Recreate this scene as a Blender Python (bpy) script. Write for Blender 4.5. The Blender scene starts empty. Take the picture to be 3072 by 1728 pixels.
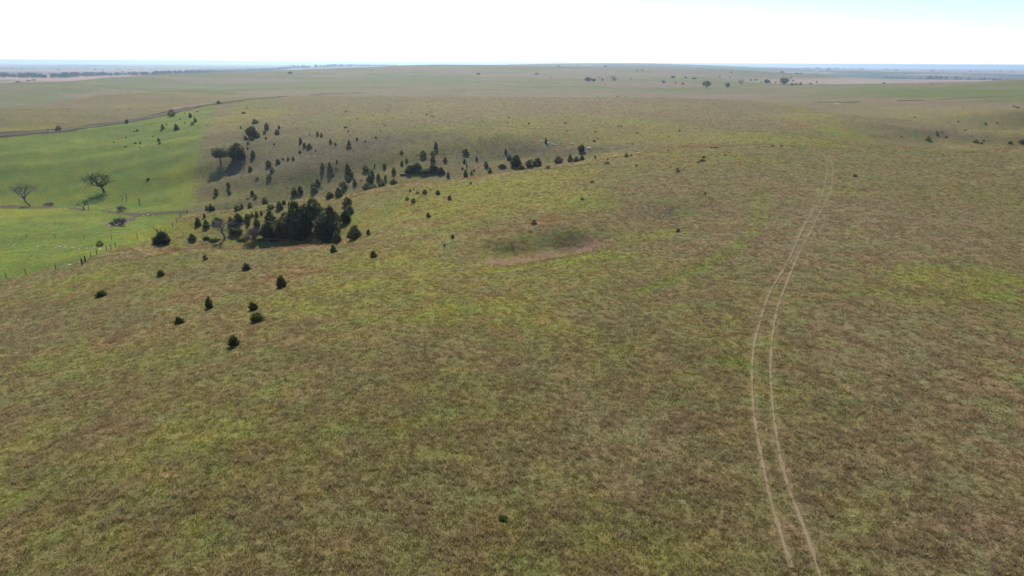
import bpy, bmesh, math, random
import numpy as np
from mathutils import Matrix, Vector

random.seed(7)
RNG = np.random.default_rng(11)
scene = bpy.context.scene
COL = scene.collection

# ------------------------------------------------------------------ camera
CAM_H = 30.0                       # metres above the plateau (plateau is z = 0)
PITCH = math.radians(18.28)
ROLL = 0.0056
FPX = 2048.0                       # focal length in photograph pixels (3072 wide)
fwd = np.array([0.0, math.cos(PITCH), -math.sin(PITCH)])
up0 = np.array([0.0, math.sin(PITCH), math.cos(PITCH)])
rt0 = np.array([1.0, 0.0, 0.0])
cup = up0 * math.cos(ROLL) - rt0 * math.sin(ROLL)
crt = rt0 * math.cos(ROLL) + up0 * math.sin(ROLL)
cam_data = bpy.data.cameras.new("camera")
cam_data.lens = 24.0
cam_data.sensor_width = 36.0
cam_data.clip_start = 0.5
cam_data.clip_end = 150000.0
cam = bpy.data.objects.new("camera", cam_data)
COL.objects.link(cam)
m = Matrix.Identity(4)
for i in range(3):
    m[i][0], m[i][1], m[i][2] = crt[i], cup[i], -fwd[i]
m[2][3] = CAM_H
cam.matrix_world = m
scene.camera = cam

# ------------------------------------------------------------------ sky, sun, exposure
SUN_AZ = math.radians(-10.0)        # measured from straight ahead (+Y), positive to the right
SUN_EL = math.radians(41.0)
world = bpy.data.worlds.new("World")
scene.world = world
world.use_nodes = True
wn = world.node_tree.nodes
wl = world.node_tree.links
wn.clear()
w_out = wn.new("ShaderNodeOutputWorld")
w_bg = wn.new("ShaderNodeBackground")
sky = wn.new("ShaderNodeTexSky")
sky.sky_type = 'NISHITA'
sky.sun_disc = False
sky.sun_elevation = SUN_EL
sky.sun_rotation = SUN_AZ
sky.altitude = 400.0
sky.air_density = 0.5
sky.dust_density = 0.4
sky.ozone_density = 1.5
w_bg.inputs['Strength'].default_value = 0.120
wl.new(sky.outputs[0], w_bg.inputs[0])
wl.new(w_bg.outputs[0], w_out.inputs[0])

sun_data = bpy.data.lights.new("sun", 'SUN')
sun_data.energy = 3.7
sun_data.angle = math.radians(2.5)
sun_data.color = (1.0, 0.95, 0.86)
sun = bpy.data.objects.new("sun", sun_data)
COL.objects.link(sun)
sun_dir = Vector((math.sin(SUN_AZ) * math.cos(SUN_EL), math.cos(SUN_AZ) * math.cos(SUN_EL), math.sin(SUN_EL)))
sun.rotation_euler = sun_dir.to_track_quat('Z', 'Y').to_euler()
sun.location = (0, 0, 200)

scene.view_settings.view_transform = 'Standard'
scene.view_settings.look = 'None'
scene.view_settings.exposure = 0.66
scene.view_settings.gamma = 1.0
scene.view_settings.use_curve_mapping = False
scene.cycles.use_denoising = True
scene.cycles.max_bounces = 5
scene.cycles.transparent_max_bounces = 8
scene.cycles.volume_bounces = 0

# ------------------------------------------------------------------ numeric helpers
def hash2(ix, iy, seed):
    h = (ix.astype(np.int64) * 374761393 + iy.astype(np.int64) * 668265263 + seed * 974634777) & 0xFFFFFFFF
    h = ((h ^ (h >> 13)) * 1274126177) & 0xFFFFFFFF
    return ((h ^ (h >> 16)) & 0xFFFFFF) / float(0xFFFFFF)

def vnoise(x, y, seed=0):
    ix = np.floor(x); iy = np.floor(y)
    fx = x - ix; fy = y - iy
    fx = fx * fx * fx * (fx * (fx * 6 - 15) + 10); fy = fy * fy * fy * (fy * (fy * 6 - 15) + 10)
    a = hash2(ix, iy, seed); b = hash2(ix + 1, iy, seed)
    c = hash2(ix, iy + 1, seed); d = hash2(ix + 1, iy + 1, seed)
    return (a * (1 - fx) + b * fx) * (1 - fy) + (c * (1 - fx) + d * fx) * fy

def fbm(x, y, wave, octaves=4, seed=0, gain=0.5):
    """fractal noise, 0..1, longest wavelength `wave` metres"""
    x = np.asarray(x, float); y = np.asarray(y, float)
    t = 0.0; amp = 1.0; s = 0.0
    ca, sa = 0.8, 0.6
    px, py = x / wave, y / wave
    for k in range(octaves):
        t = t + amp * vnoise(px + 17.3 * k, py - 9.1 * k, seed + k)
        s += amp; amp *= gain
        px, py = (px * ca - py * sa) * 2.03, (px * sa + py * ca) * 2.03
    return t / s

def sstep(a, b, x):
    t = np.clip((np.asarray(x, float) - a) / (b - a), 0, 1)
    return t * t * (3 - 2 * t)

def ray_dir(u, v):
    """direction seen at a pixel of the 3072 x 1728 photograph"""
    a = (u - 1536.0) / FPX; b = -(v - 864.0) / FPX
    return fwd + a * crt + b * cup

def at_height(u, v, z):
    d = ray_dir(u, v)
    t = (z - CAM_H) / d[2]
    return d[0] * t, d[1] * t

# ------------------------------------------------------------------ the lie of the land
# surveyed spot heights: column of sight lines (u), then (v, z) where the ground shows,
# or ('h', distance, z) for ground hidden behind a crest, or ('s', v, distance) for a far ridge line
SPOTS = {
 -250: [(1500,-3),(1100,-7),(900,-13),(800,-18),(720,-25),(640,-31),(600,-33),(520,-27),(440,-18),(380,-11),(335,-6),
        ('h',900,-20),('s',258,1500),('h',1900,-34),('h',3000,-34)],
 0:   [(1728,-2),(1300,-4),(1050,-8),(900,-12.5),(830,-15.5),(750,-20),(715,-23.5),(650,-29),(628,-30),('h',366,-33),(605,-31),
       (500,-22.5),(440,-16.5),(405,-13),(360,-8),(322,-4.5),('h',760,-20),('h',1000,-27),('s',252,1550),('h',1900,-33),('h',3000,-34)],
 150: [('s',246,1600),('h',2000,-34),('h',3000,-34)],
 300: [(1728,-1),(1300,-2.5),(1050,-5),(900,-8.3),(800,-11.2),(752,-13),(715,-18.5),(680,-23.5),(650,-27.5),(632,-28.5),('h',335,-31),(600,-29.5),
       (560,-26.5),(500,-21.5),(430,-15.5),(385,-12),(360,-9.5),(320,-6),(287,-2.5),('h',1050,-22),('h',1350,-26),('s',235,1900),('h',2300,-32),('h',3200,-35)],
 430: [('s',227,2050),('h',2500,-30),('h',3400,-35)],
 600: [(1728,0),(1300,-1),(1050,-3),(900,-5.5),(800,-7.4),(745,-8.5),('h',166,-12.5),('h',181,-18.5),('h',196,-17.2),(672,-14.5),(632,-13.8),
       ('h',240,-22),(618,-28),(560,-23.5),(500,-17.5),(450,-13),(400,-9),(350,-6),(312,-4.5),(285,-3.5),(268,-1.5),('h',1250,-17),('h',1700,-17),('s',222,2300),('h',2800,-28),('h',3600,-35)],
 760: [('s',216,2500),('h',3000,-28),('h',3900,-35)],
 900: [(1728,0),(1300,0),(1050,-1),(900,-3),(800,-5.2),(739,-7.6),('h',153,-10.5),('h',170,-15.5),('h',186,-15.2),('h',204,-11.5),(592,-10.6),
       ('h',246,-20),(572,-22.5),(520,-17),(470,-12),(420,-7.6),(385,-4.8),(350,-3.6),(310,-1.8),(287,-0.6),('h',900,-12),('h',1250,-11),('h',1900,-5),('s',212,2700),('h',3300,-26),('h',4200,-35)],
 1060: [('s',206,3000),('h',3700,-24),('h',4600,-35)],
 1200:[(1728,0),(1300,0),(1050,0),(900,-1.5),(800,-3.4),(720,-5.6),(660,-6.6),(600,-6.2),(560,-5.4),(546,-5.2),('h',228,-11.5),('h',255,-16.5),
       (532,-17),(500,-13.8),(460,-9.6),(420,-5.8),(392,-3.4),(350,-2.4),(310,-0.8),(285,0.2),('h',850,-12),('h',1150,-11),('h',1900,0),('s',197.5,3300),('h',4200,-16),('h',5200,-34)],
 1536:[(1728,0),(1050,0),(900,-.5),(835,-.8),(812,-1.2),(795,-2.9),(776,-4.1),(752,-3.7),(728,-2.4),(700,-1.8),(640,-2.8),(580,-3.2),(530,-3.2),(511,-3.2),('h',250,-10),('h',270,-12.5),
       (490,-12),(460,-9),(430,-5.4),(405,-2.6),(370,-1.8),(330,-0.6),(292,0.6),('h',860,-12),('h',1200,-10),('h',2000,2),('s',199,3300),('h',4200,0),('s',193,6500)],
 1720:[(860,0),(800,-.2),(776,-.8),(757,-3.7),(738,-3.6),(712,-2.1),(690,-1.1),(650,-1.4),(610,-1.4),(560,-1.6)],
 2010:[(760,0),(720,-.2),(698,-.6),(672,-3.4),(650,-3.2),(620,-1.6),(580,-.3),(540,-.2)],
 1900:[(1728,0),(1050,0),(850,0),(770,-.1),(732,-.6),(714,-2.2),(697,-2.7),(668,-2.0),(620,-1.4),(560,-.4),(500,-.8),(460,-1.6),('h',285,-4.5),(425,-5),(395,-2.8),(350,-.8),(320,0.2),(294,1),
       ('h',820,-13),('h',1150,-14),('h',1800,-4),('s',203,3300),('s',189.5,6500),('h',9000,-20)],
 2300:[(1728,0),(1050,0),(700,0),(600,0.1),(500,.5),(440,.6),(400,-0.4),(360,-2),(330,-2),(303,-1.2),
       ('h',850,-10),('h',1150,-13),('h',1700,-12),('s',214,3000),('h',3700,-20),('h',5000,-36)],
 2500:[(700,0),(560,.2),(480,.7),(442,.8),(425,-1.5),(405,-3.2),(375,-2.4),(350,-1.2),(342,-.9),('h',650,-8),(322,-7),(305,-5.5),(285,-5.5)],
 2700:[(1728,0),(1050,0),(700,0),(560,.2),(480,.8),(437,1.0),('h',318,-4.5),('h',350,-7),(420,-8.0),(400,-5.8),(375,-2.9),(357,-1.8),('h',545,-10),(337,-9),(320,-6.5),(300,-4.8),
       (268,-4),('s',250,1500),('h',1900,-24),('h',2500,-33),('h',3500,-36)],
 3072:[(1728,0),(1050,0),(700,0),(560,.3),(490,.7),(440,.8),('h',390,-10),(427,-8.2),(408,-5.6),(392,-3.6),('h',505,-12),(372,-11),(350,-6.2),(320,-3),(287,-4.2),(270,-3),('s',240.5,1750),('h',2050,-14),('h',2600,-32),('h',3500,-36)],
 3350:[(1600,0),(1000,0),(600,0),(440,.8),('h',372,-9),(400,-6),(370,-7),(330,-3),(280,-3),('s',242,1900),('h',2500,-31),('h',3500,-36)],
}
pts = []
for u, prof in SPOTS.items():
    du = ray_dir(u, 500)
    az_u = math.atan2(du[0], du[1])
    last = 0
    for s in prof:
        if s[0] == 'h':
            r = s[1]; az = az_u; z = s[2]
        elif s[0] == 's':
            d = ray_dir(u, s[1]); r = s[2]; az = math.atan2(d[0], d[1]); z = CAM_H + r * d[2] / math.hypot(d[0], d[1])
        else:
            x, y = at_height(u, s[0], s[1]); r = math.hypot(x, y); az = math.atan2(x, y); z = s[1]
        if r < last: print("spot order", u, s, round(r), round(last))
        last = r
        pts.append((az, math.log(r), z))
for a in np.linspace(-0.78, 0.78, 7):
    for r, z in ((8, 0), (20, 0)):
        pts.append((a, math.log(r), z))
    far_c = max(0.0, 1 - abs(a - 0.08) / 0.35)
    pts.append((a, math.log(10000), -40 + 16 * far_c))
    pts.append((a, math.log(20000), -68))
    pts.append((a, math.log(45000), -150))
P = np.array(pts)

def tps(d2):
    return 0.5 * d2 * np.log(d2 + 1e-12)
n = len(P)
d2 = (P[:, None, 0] - P[None, :, 0]) ** 2 + (P[:, None, 1] - P[None, :, 1]) ** 2
A = np.zeros((n + 3, n + 3))
A[:n, :n] = tps(d2) + np.eye(n) * 2e-5
A[:n, n] = 1; A[:n, n + 1] = P[:, 0]; A[:n, n + 2] = P[:, 1]
A[n:, :n] = A[:n, n:].T
W = np.linalg.solve(A, np.concatenate([P[:, 2], np.zeros(3)]))

def base_height(az, lr):
    az = np.asarray(az, float).ravel(); lr = np.asarray(lr, float).ravel()
    out = np.empty_like(az)
    for i in range(0, len(az), 20000):
        a = az[i:i + 20000]; l = lr[i:i + 20000]
        D = (a[:, None] - P[None, :, 0]) ** 2 + (l[:, None] - P[None, :, 1]) ** 2
        out[i:i + 20000] = tps(D) @ W[:n] + W[n] + W[n + 1] * a + W[n + 2] * l
    return out

# polar sheet: fine where the photograph looks, coarse elsewhere
AZ_F = 0.79
az_f = np.linspace(-AZ_F, AZ_F, 471)
az_b = np.linspace(AZ_F, 2 * math.pi - AZ_F, 46)[1:-1]
AZS = np.concatenate([az_f, az_b])
NR = 640
RS = np.exp(np.linspace(math.log(6.0), math.log(45000.0), NR))
LRS = np.log(RS)
# heights from a coarser lattice of the spline, then refined
la = np.linspace(-0.82, 0.82, 246); ll = np.linspace(LRS[0], LRS[-1], 420)
LA, LL = np.meshgrid(la, ll, indexing='ij')
HB = base_height(LA, LL).reshape(LA.shape)

def base_lookup(az, lr):
    fa = np.clip((az - la[0]) / (la[1] - la[0]), 0, len(la) - 1.001)
    fl = np.clip((lr - ll[0]) / (ll[1] - ll[0]), 0, len(ll) - 1.001)
    ia = fa.astype(int); il = fl.astype(int)
    ta = fa - ia; tl = fl - il
    return ((HB[ia, il] * (1 - ta) + HB[ia + 1, il] * ta) * (1 - tl) +
            (HB[ia, il + 1] * (1 - ta) + HB[ia + 1, il + 1] * ta) * tl)

def height(x, y):
    x = np.asarray(x, float); y = np.asarray(y, float)
    r = np.hypot(x, y) + 1e-6
    az = np.arctan2(x, y)
    lr = np.log(np.clip(r, RS[0], RS[-1]))
    azc = np.clip(az, -0.80, 0.80)
    z = base_lookup(azc, lr)
    back = sstep(0.80, 2.4, np.abs(az))
    zfar = -3 - 37 * sstep(1500, 4500, r) - 110 * sstep(10000, 45000, r)
    z = z * (1 - back) + zfar * back
    # natural roughness: swells and rills
    amp = sstep(15, 80, r)
    z = z + amp * 0.55 * (fbm(x, y, 34.0, 3, 3) - 0.5)
    z = z + sstep(150, 500, r) * 1.6 * (fbm(x, y, 110.0, 3, 5) - 0.5)
    rill = np.abs(fbm(x + 0.5 * y, y - 0.3 * x, 26.0, 3, 9) - 0.5) * 2
    z = z - sstep(60, 200, r) * (1 - sstep(900, 1500, r)) * 0.5 * (1 - rill) ** 4
    # cattle terraces and slumps on the valley sides
    ter = fbm(x * 0.22 + y * 0.10, y - 0.35 * x, 13.0, 3, 15) - 0.5
    z = z + sstep(210, 280, r) * (1 - sstep(520, 640, r)) * sstep(-2, -7, z) * 3.2 * ter
    z = z + sstep(700, 2500, r) * (2.0 * (fbm(x, y, 900.0, 4, 21) - 0.5)) 
    z = z + sstep(5000, 12000, r) * (14.0 * (fbm(x, y, 6000.0, 3, 31) - 0.5))
    return z

GA, GR = np.meshgrid(AZS, RS, indexing='ij')
GX = GR * np.sin(GA); GY = GR * np.cos(GA)
GZ = height(GX, GY)
NAF = len(az_f)

def ground_z(x, y):
    """height of the built sheet (its fine sector) at x, y"""
    x = np.asarray(x, float); y = np.asarray(y, float)
    r = np.hypot(x, y); az = np.arctan2(x, y)
    fa = np.clip((az + AZ_F) / (az_f[1] - az_f[0]), 0, NAF - 1.001)
    fl = np.clip((np.log(np.maximum(r, 6.01)) - LRS[0]) / (LRS[1] - LRS[0]), 0, NR - 1.001)
    ia = fa.astype(int); il = fl.astype(int); ta = fa - ia; tl = fl - il
    return ((GZ[ia, il] * (1 - ta) + GZ[ia + 1, il] * ta) * (1 - tl) +
            (GZ[ia, il + 1] * (1 - ta) + GZ[ia + 1, il + 1] * ta) * tl)

_RR = np.exp(np.linspace(math.log(25), math.log(44000), 5200))
def spot(u, v, back=0.0):
    """where the sight line of a pixel meets the ground (x, y, z); back = metres farther behind a crest"""
    d = ray_dir(u, v)
    hd = math.hypot(d[0], d[1])
    x = _RR * d[0] / hd; y = _RR * d[1] / hd
    zr = CAM_H + _RR * d[2] / hd
    below = np.nonzero(zr <= ground_z(x, y))[0]
    if len(below) == 0:
        k = len(_RR) - 1; r = 20000.0
    else:
        k = below[0]; r = _RR[k]
        if k > 0:
            g0 = zr[k-1] - ground_z(x[k-1], y[k-1]); g1 = zr[k] - ground_z(x[k], y[k])
            r = _RR[k-1] + (_RR[k] - _RR[k-1]) * float(g0 / (g0 - g1 + 1e-9))
    r += back
    X = r * d[0] / hd; Y = r * d[1] / hd
    return X, Y, float(ground_z(X, Y))

def top_at(u, v, x, y):
    """height on the sight line of pixel (u, v) above the plan distance of (x, y)"""
    d = ray_dir(u, v)
    return CAM_H + math.hypot(x, y) * d[2] / math.hypot(d[0], d[1])
# ------------------------------------------------------------------ land cover
FENCE_PX = [(0,838),(78,824),(170,808),(245,794),(256,785),(291,763),(320,751),(348,743),(430,715),(505,690),(528,665),(545,645),(562,634),(575,590),(592,500),(618,380),(628,335),(655,312)]
fence_w = np.array([spot(u, v)[:2] for u, v in FENCE_PX])

def poly_dist(x, y, pl):
    """distance to a polyline and signed side of the nearest segment (+ = left of travel)"""
    best = np.full(x.shape, 1e18); side = np.zeros(x.shape)
    for (ax, ay), (bx, by) in zip(pl[:-1], pl[1:]):
        dx, dy = bx - ax, by - ay
        L2 = dx * dx + dy * dy + 1e-9
        t = np.clip(((x - ax) * dx + (y - ay) * dy) / L2, 0, 1)
        d = (x - ax - t * dx) ** 2 + (y - ay - t * dy) ** 2
        s = np.sign(dx * (y - ay) - dy * (x - ax))
        mk = d < best
        best = np.where(mk, d, best); side = np.where(mk, s, side)
    return np.sqrt(best), side

# patches seen from the drone: centre (u, v), half width and half depth in pixels, amount
PATCHES = {
 'lush': [(1750,600,130,40,.55),(1640,700,180,24,.45),(1760,690,90,18,.5),(1960,705,130,22,.8),(1750,775,160,14,.7),(2050,640,80,35,.5),(1500,805,160,10,.5),
          (1250,790,130,25,.45),(1000,812,130,18,.5),(1150,850,160,30,.4),(1060,905,200,25,.6),(1350,930,150,40,.4),(860,905,120,25,.5),(640,775,160,14,.5),
          (450,790,180,14,.5),(300,815,140,12,.5),(400,1040,130,30,.4),(200,1080,150,50,.4),
          (860,560,150,25,.7),(660,600,120,25,.6),(1000,535,110,16,.4),(640,505,60,30,.4),(620,665,80,22,.6),(760,640,90,18,.5),
          (760,300,60,14,.6),(1300,382,300,9,.5),(1700,345,70,7,1.0),(1900,365,160,9,.7),(1500,362,220,9,.4),(1000,360,220,10,.4),
          (2380,410,220,18,.5),(2500,395,110,10,.8),(2730,400,45,8,1.0),(2250,475,130,8,.6),(1150,620,120,18,.4),(1430,560,180,20,.4),(1350,680,160,18,.4),
          (2950,822,150,22,.45),(2570,693,60,12,.6),(2210,1085,80,25,.5),(1500,1150,100,25,.4),(1200,1400,130,40,.4),(2680,740,110,12,.5),(2850,690,90,16,.4),
          (1100,262,160,6,.6),(800,262,150,6,.4),(2600,277,220,9,.7),(2010,268,130,5,.9),(2250,277,200,6,.5),(1700,262,250,5,.6),(2800,268,260,10,.6),
          (300,600,200,18,.5),(430,690,90,10,.8),(120,640,120,8,.6),(520,520,60,14,.6)],
 'dry':  [(2500,700,520,200,.6),(2700,1000,420,150,.5),(1900,1350,350,150,.35),(2000,600,260,80,.5),(2900,1250,320,300,.4),(2000,900,300,100,.25),(2350,560,200,60,.5),
          (1000,460,360,36,.6),(1700,445,260,16,.8),(1150,430,220,18,.5),(660,390,50,30,.5),(700,460,60,20,.3),(1450,470,200,14,.5),
          (1700,305,520,14,.9),(2500,330,200,9,.4),(2850,398,160,14,.6),(2850,437,250,5,.5),(2850,372,200,6,.5),(1200,305,300,10,.5),(300,300,220,12,.3),(350,335,250,10,.3),
          (1000,240,400,6,.4),(1650,690,110,22,.3),(1800,730,110,20,.5),(520,750,150,6,.3),(1180,250,150,5,.4),(2200,300,300,7,.4),(480,440,60,6,.3),(560,452,40,5,.3)],
 'red':  [(860,830,210,40,.55),(1000,780,160,20,.35),(2050,440,150,16,.6),(1850,470,160,9,.5),(1660,660,110,35,.6),(1010,625,80,35,.4),
          (600,880,220,30,.45),(450,1000,320,60,.4),(900,1180,320,80,.35),(2400,375,90,8,.8),(2900,370,70,6,.6),(760,1000,260,40,.4),(300,1300,260,120,.35),
          (1250,640,160,30,.35),(560,655,50,12,.6),(1500,690,120,20,.4),(1200,935,200,30,.3),(2720,378,60,6,.5),(680,405,30,12,.5),(2330,268,60,4,.7)],
 'dull': [(1050,450,340,52,1.0),(1450,460,280,38,1.0),(750,450,160,70,.7),(1700,450,230,22,.9),(900,520,200,30,.5),(2850,410,240,16,.8),(3000,350,200,22,.5),(620,560,50,60,.4)],  # backlit slopes: thatch tone plus shade painted into the ground colour
 'sunny': [(1330,620,330,60,.9),(1600,540,220,40,.8),(1000,780,260,30,.5),(800,760,260,10,.4),(1650,600,150,50,.5),(500,800,260,18,.4),(1250,740,200,30,.5),(2150,450,180,16,.4)],  # near slope: sunlit brightness painted in as yellow-green ground colour
 'bare': [(1500,788,70,4,1.0),(1570,781,70,4,1.0),(1650,768,70,4,.9),(1740,752,70,3,.6),(2050,622,40,8,.2),(560,328,52,5,.9),(1180,430,60,8,.3),(1080,610,60,14,.3),(1640,425,120,8,.35),(1510,636,22,6,.5),(345,672,30,4,.7),(140,700,30,2,.3),(300,745,50,3,.3)],
}
_patch = {}
for k, lst in PATCHES.items():
    out = []
    for (u, v, du, dv, amt) in lst:
        x, y, z = spot(u, v)
        r = math.hypot(x, y)
        ry = 0.5 * abs(math.hypot(*spot(u, v - dv)[:2]) - math.hypot(*spot(u, v + dv)[:2]))
        ry = min(max(ry, 5.0 if k == 'bare' and v > 740 else 1.5), 0.35 * r, max(5.0, 6.0 * dv * r / FPX) if r < 250 else 1e9)
        out.append((x, y, du * r / FPX, ry, math.atan2(x, y), amt))
    _patch[k] = out

def patch_sum(kind, x, y):
    t = np.zeros(x.shape)
    for (cx, cy, rx, ry, az, amt) in _patch[kind]:
        dx, dy = x - cx, y - cy
        a = dx * math.cos(az) - dy * math.sin(az)
        b = dx * math.sin(az) + dy * math.cos(az)
        t = np.maximum(t, amt * np.exp(-0.5 * ((a / (0.62 * rx)) ** 2 + (b / (0.62 * ry)) ** 2)))
    return t

old_w = np.array([spot(u, v)[:2] for u, v in [(2304,560),(2300,600),(2297,630),(2289,680),(2262,713),(2196,755),(2107,809),(2017,847),(1930,880)]])
trail_w = np.array([spot(u, v)[:2] for u, v in [(1330,704),(1385,689),(1438,677),(1498,643),(1530,628),(1580,585),(1640,545),(1690,525)]])
lip_w = np.array([spot(u, v)[:2] for u, v in [(1440,818),(1520,808),(1600,798),(1680,787),(1760,770),(1830,750),(1900,728),(1980,706),(2060,690)]])
CREST_A = np.array([spot(u, v)[:2] for u, v in [(330,752),(420,748),(560,748),(700,748),(850,745),(940,740),(1020,728),(1090,712),(1180,690),(1300,668)]])
CREST_B = np.array([spot(u, v)[:2] for u, v in [(1040,594),(1120,574),(1200,560),(1320,546),(1450,528),(1560,512),(1680,498),(1740,488),(1820,470),(1900,456),(2000,440)]])
CREST_D = np.array([spot(u, v)[:2] for u, v in [(2560,428),(2700,440),(2850,442),(3000,443),(3072,444)]])

C_OLIVE = np.array([0.150, 0.134, 0.046])
C_YELG  = np.array([0.205, 0.185, 0.040])
C_LUSH  = np.array([0.096, 0.140, 0.022])
C_DRY   = np.array([0.188, 0.145, 0.086])
C_RED   = np.array([0.230, 0.150, 0.078])
C_BARE  = np.array([0.190, 0.118, 0.076])
C_THATCH_SHADE  = np.array([0.104, 0.092, 0.050])

def mix(a, b, t):
    return a * (1 - t[..., None]) + b * t[..., None]

def land_cover(x, y):
    r = np.hypot(x, y)
    n1 = fbm(x, y, 45.0, 4, 41); n2 = fbm(x, y, 9.0, 3, 52); n3 = fbm(x, y, 160.0, 3, 63)
    n4 = fbm(x, y, 3.0, 2, 77)
    lush = patch_sum('lush', x, y); dry = patch_sum('dry', x, y)
    red = patch_sum('red', x, y); bare = patch_sum('bare', x, y)
    dF, sF = poly_dist(x, y, fence_w)
    wob = 1.5 * (n2 - 0.5)
    past = sstep(-4.5, 4.5, sF * dF + wob * 6) * (1 - sstep(620, 760, r)) * sstep(90, 120, r)
    # beyond the road on the left the bright pasture stops
    dR, sR = poly_dist(x, y, road_w)
    past = past * np.where((sR > 0) | (dR < 3), 0.0, 1.0)
    dA = np.minimum(poly_dist(x, y, CREST_A)[0], poly_dist(x, y, CREST_B)[0] * 0.9)
    dA = np.minimum(dA, poly_dist(x, y, CREST_D)[0] * 0.7)
    fringe = np.exp(-(dA / 2.4) ** 2) * sstep(0.25, 0.55, n2 + 0.15)
    nn = (n1 - 0.5) * 0.7 + (n2 - 0.5) * 0.5 + (n4 - 0.5) * 0.5
    c = np.broadcast_to(C_OLIVE, x.shape + (3,)).copy()
    c = mix(c, C_YELG, sstep(0.48, 0.62, n1 * 0.5 + n3 * 0.5) * 0.7)
    lm = np.clip(lush * 0.9 + 0.45 * sstep(0.10, 0.6, nn), 0, 1)
    c = mix(c, C_LUSH * 0.9 + C_YELG * 0.35, lm * 0.7)
    dm = sstep(-0.35, 0.85, dry * 0.75 - nn * 0.9 - lush * 0.5 + 0.08)
    c = mix(c, C_DRY, dm * 0.9)
    c = mix(c, C_THATCH_SHADE, np.clip(patch_sum('dull', x, y) * (0.8 + 0.8 * (0.5 - nn)), 0, 1) * 0.85)
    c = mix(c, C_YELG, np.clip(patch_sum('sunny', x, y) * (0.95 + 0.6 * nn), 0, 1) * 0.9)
    rm = sstep(0.05, 0.6, red * 1.0 - 0.5 * nn - 0.12 + 0.25 * (n4 - .5))
    c = mix(c, C_RED, rm * 0.6)
    dT = np.minimum(poly_dist(x, y, old_w)[0], np.minimum(poly_dist(x + 2.0, y + 0.2, old_w)[0], poly_dist(x, y, trail_w)[0]))
    c = mix(c, C_YELG * np.array([.72, .95, .7]), np.exp(-(dT / 0.55) ** 2) * 0.75)
    dL = poly_dist(x, y, lip_w)[0]
    c = mix(c, C_YELG * np.array([.95, 1.1, .8]), np.exp(-(dL / 1.5) ** 2) * 0.8)
    # grazed pasture left of the fence
    pc = mix(np.broadcast_to(np.array([0.122, 0.168, 0.024]), c.shape), np.array([0.188, 0.200, 0.028]), sstep(0.40, 0.70, n1 * 0.5 + n2 * 0.5))
    pc = mix(pc, C_OLIVE * 0.95, sstep(0.1, 0.5, dry - 0.3 * nn + (0.35 - n1) * 0.8) * 0.7)
    fold = fbm(x * 0.22 + y * 0.10, y - 0.35 * x, 16.0, 3, 15)
    pc = mix(pc, np.array([0.090, 0.128, 0.024]), sstep(0.50, 0.66, fold) * 0.6)
    c = mix(c, pc, past * (0.82 + 0.18 * n2))
    c = mix(c, C_RED, fringe * 0.65 * (1 - past))
    c = mix(c, C_BARE, np.clip(sstep(.15, .95, bare + (n4 - .5) * .7 + (n2 - .5) * .7), 0, 1) * (bare > .02))
    # upland beyond the fenced crest: muted grass in long swathes
    up = sstep(560, 900, r)
    swath = fbm(x * 0.45, y * 0.8, 95.0, 5, 85, 0.6)
    uc = mix(np.broadcast_to(np.array([0.190, 0.150, 0.082]), c.shape), np.array([0.132, 0.138, 0.042]), sstep(0.42, 0.52, swath))
    uc = mix(uc, np.array([0.195, 0.135, 0.090]), sstep(0.55, 0.68, fbm(x, y, 300.0, 3, 92)) * 0.6)
    uc = mix(uc, C_LUSH * 1.0, np.clip(lush * 1.2, 0, 1) * 0.85)
    uc = mix(uc, C_DRY * 1.05, np.clip(dry, 0, 1) * 0.6)
    c = mix(c, uc, up * (1 - 0.5 * np.clip(red, 0, 1)))
    # farmland plain: fields
    z = height(x, y)
    plain = sstep(1900, 2500, r) * sstep(-12, -20, z)
    plain = np.maximum(plain, sstep(4200, 5200, r))
    fx = np.floor((x * 0.96 + y * 0.28) / 780.0 + 0.35 * vnoise(x / 900, y / 900, 3)); fy = np.floor((y * 0.96 - x * 0.28) / 400.0)
    f = hash2(fx, fy, 5); g = hash2(fx, fy, 8)
    fields = np.array([[0.34, 0.19, 0.15], [0.32, 0.21, 0.16], [0.14, 0.15, 0.06], [0.21, 0.145, 0.115], [0.11, 0.14, 0.05], [0.30, 0.22, 0.16]])
    fc = fields[np.clip((f * 6).astype(int), 0, 5)] * (0.85 + 0.3 * g[..., None])
    wood = sstep(0.60, 0.66, fbm(x * 0.6, y * 1.4, 700.0, 4, 71)) * sstep(2600, 3600, r)
    fc = mix(fc, np.array([0.045, 0.06, 0.025]), wood * 0.85)
    c = mix(c, fc, plain)
    c = c * (0.86 + 0.28 * n4[..., None])
    aux = np.stack([np.clip(dm * (1 - past), 0, 1), past, np.clip(np.maximum(rm, fringe) * (1 - past), 0, 1), np.clip(bare, 0, 1)], -1)
    return np.clip(c, 0.01, 0.6), aux

ROAD_PX = [(-40,407),(0,405),(45,402),(119,395),(209,387),(298,375),(380,364),(447,353),(504,339),(550,329),(596,317),(656,309.5),(716,302),(768,296),(843,289.5),(947,284),(1036,280.5),(1096,278.5)]
road_w = np.array([spot(u, v)[:2] for u, v in ROAD_PX])

# ------------------------------------------------------------------ materials
def new_mat(name):
    mt = bpy.data.materials.new(name)
    mt.use_nodes = True
    mt.node_tree.nodes.clear()
    return mt, mt.node_tree.nodes, mt.node_tree.links

def n_noise(ns, ls, vec, scale, detail=3.0, rough=0.55):
    t = ns.new("ShaderNodeTexNoise"); t.inputs['Scale'].default_value = scale
    t.inputs['Detail'].default_value = detail; t.inputs['Roughness'].default_value = rough
    if vec is not None: ls.new(vec, t.inputs['Vector'])
    return t.outputs['Fac']

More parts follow.
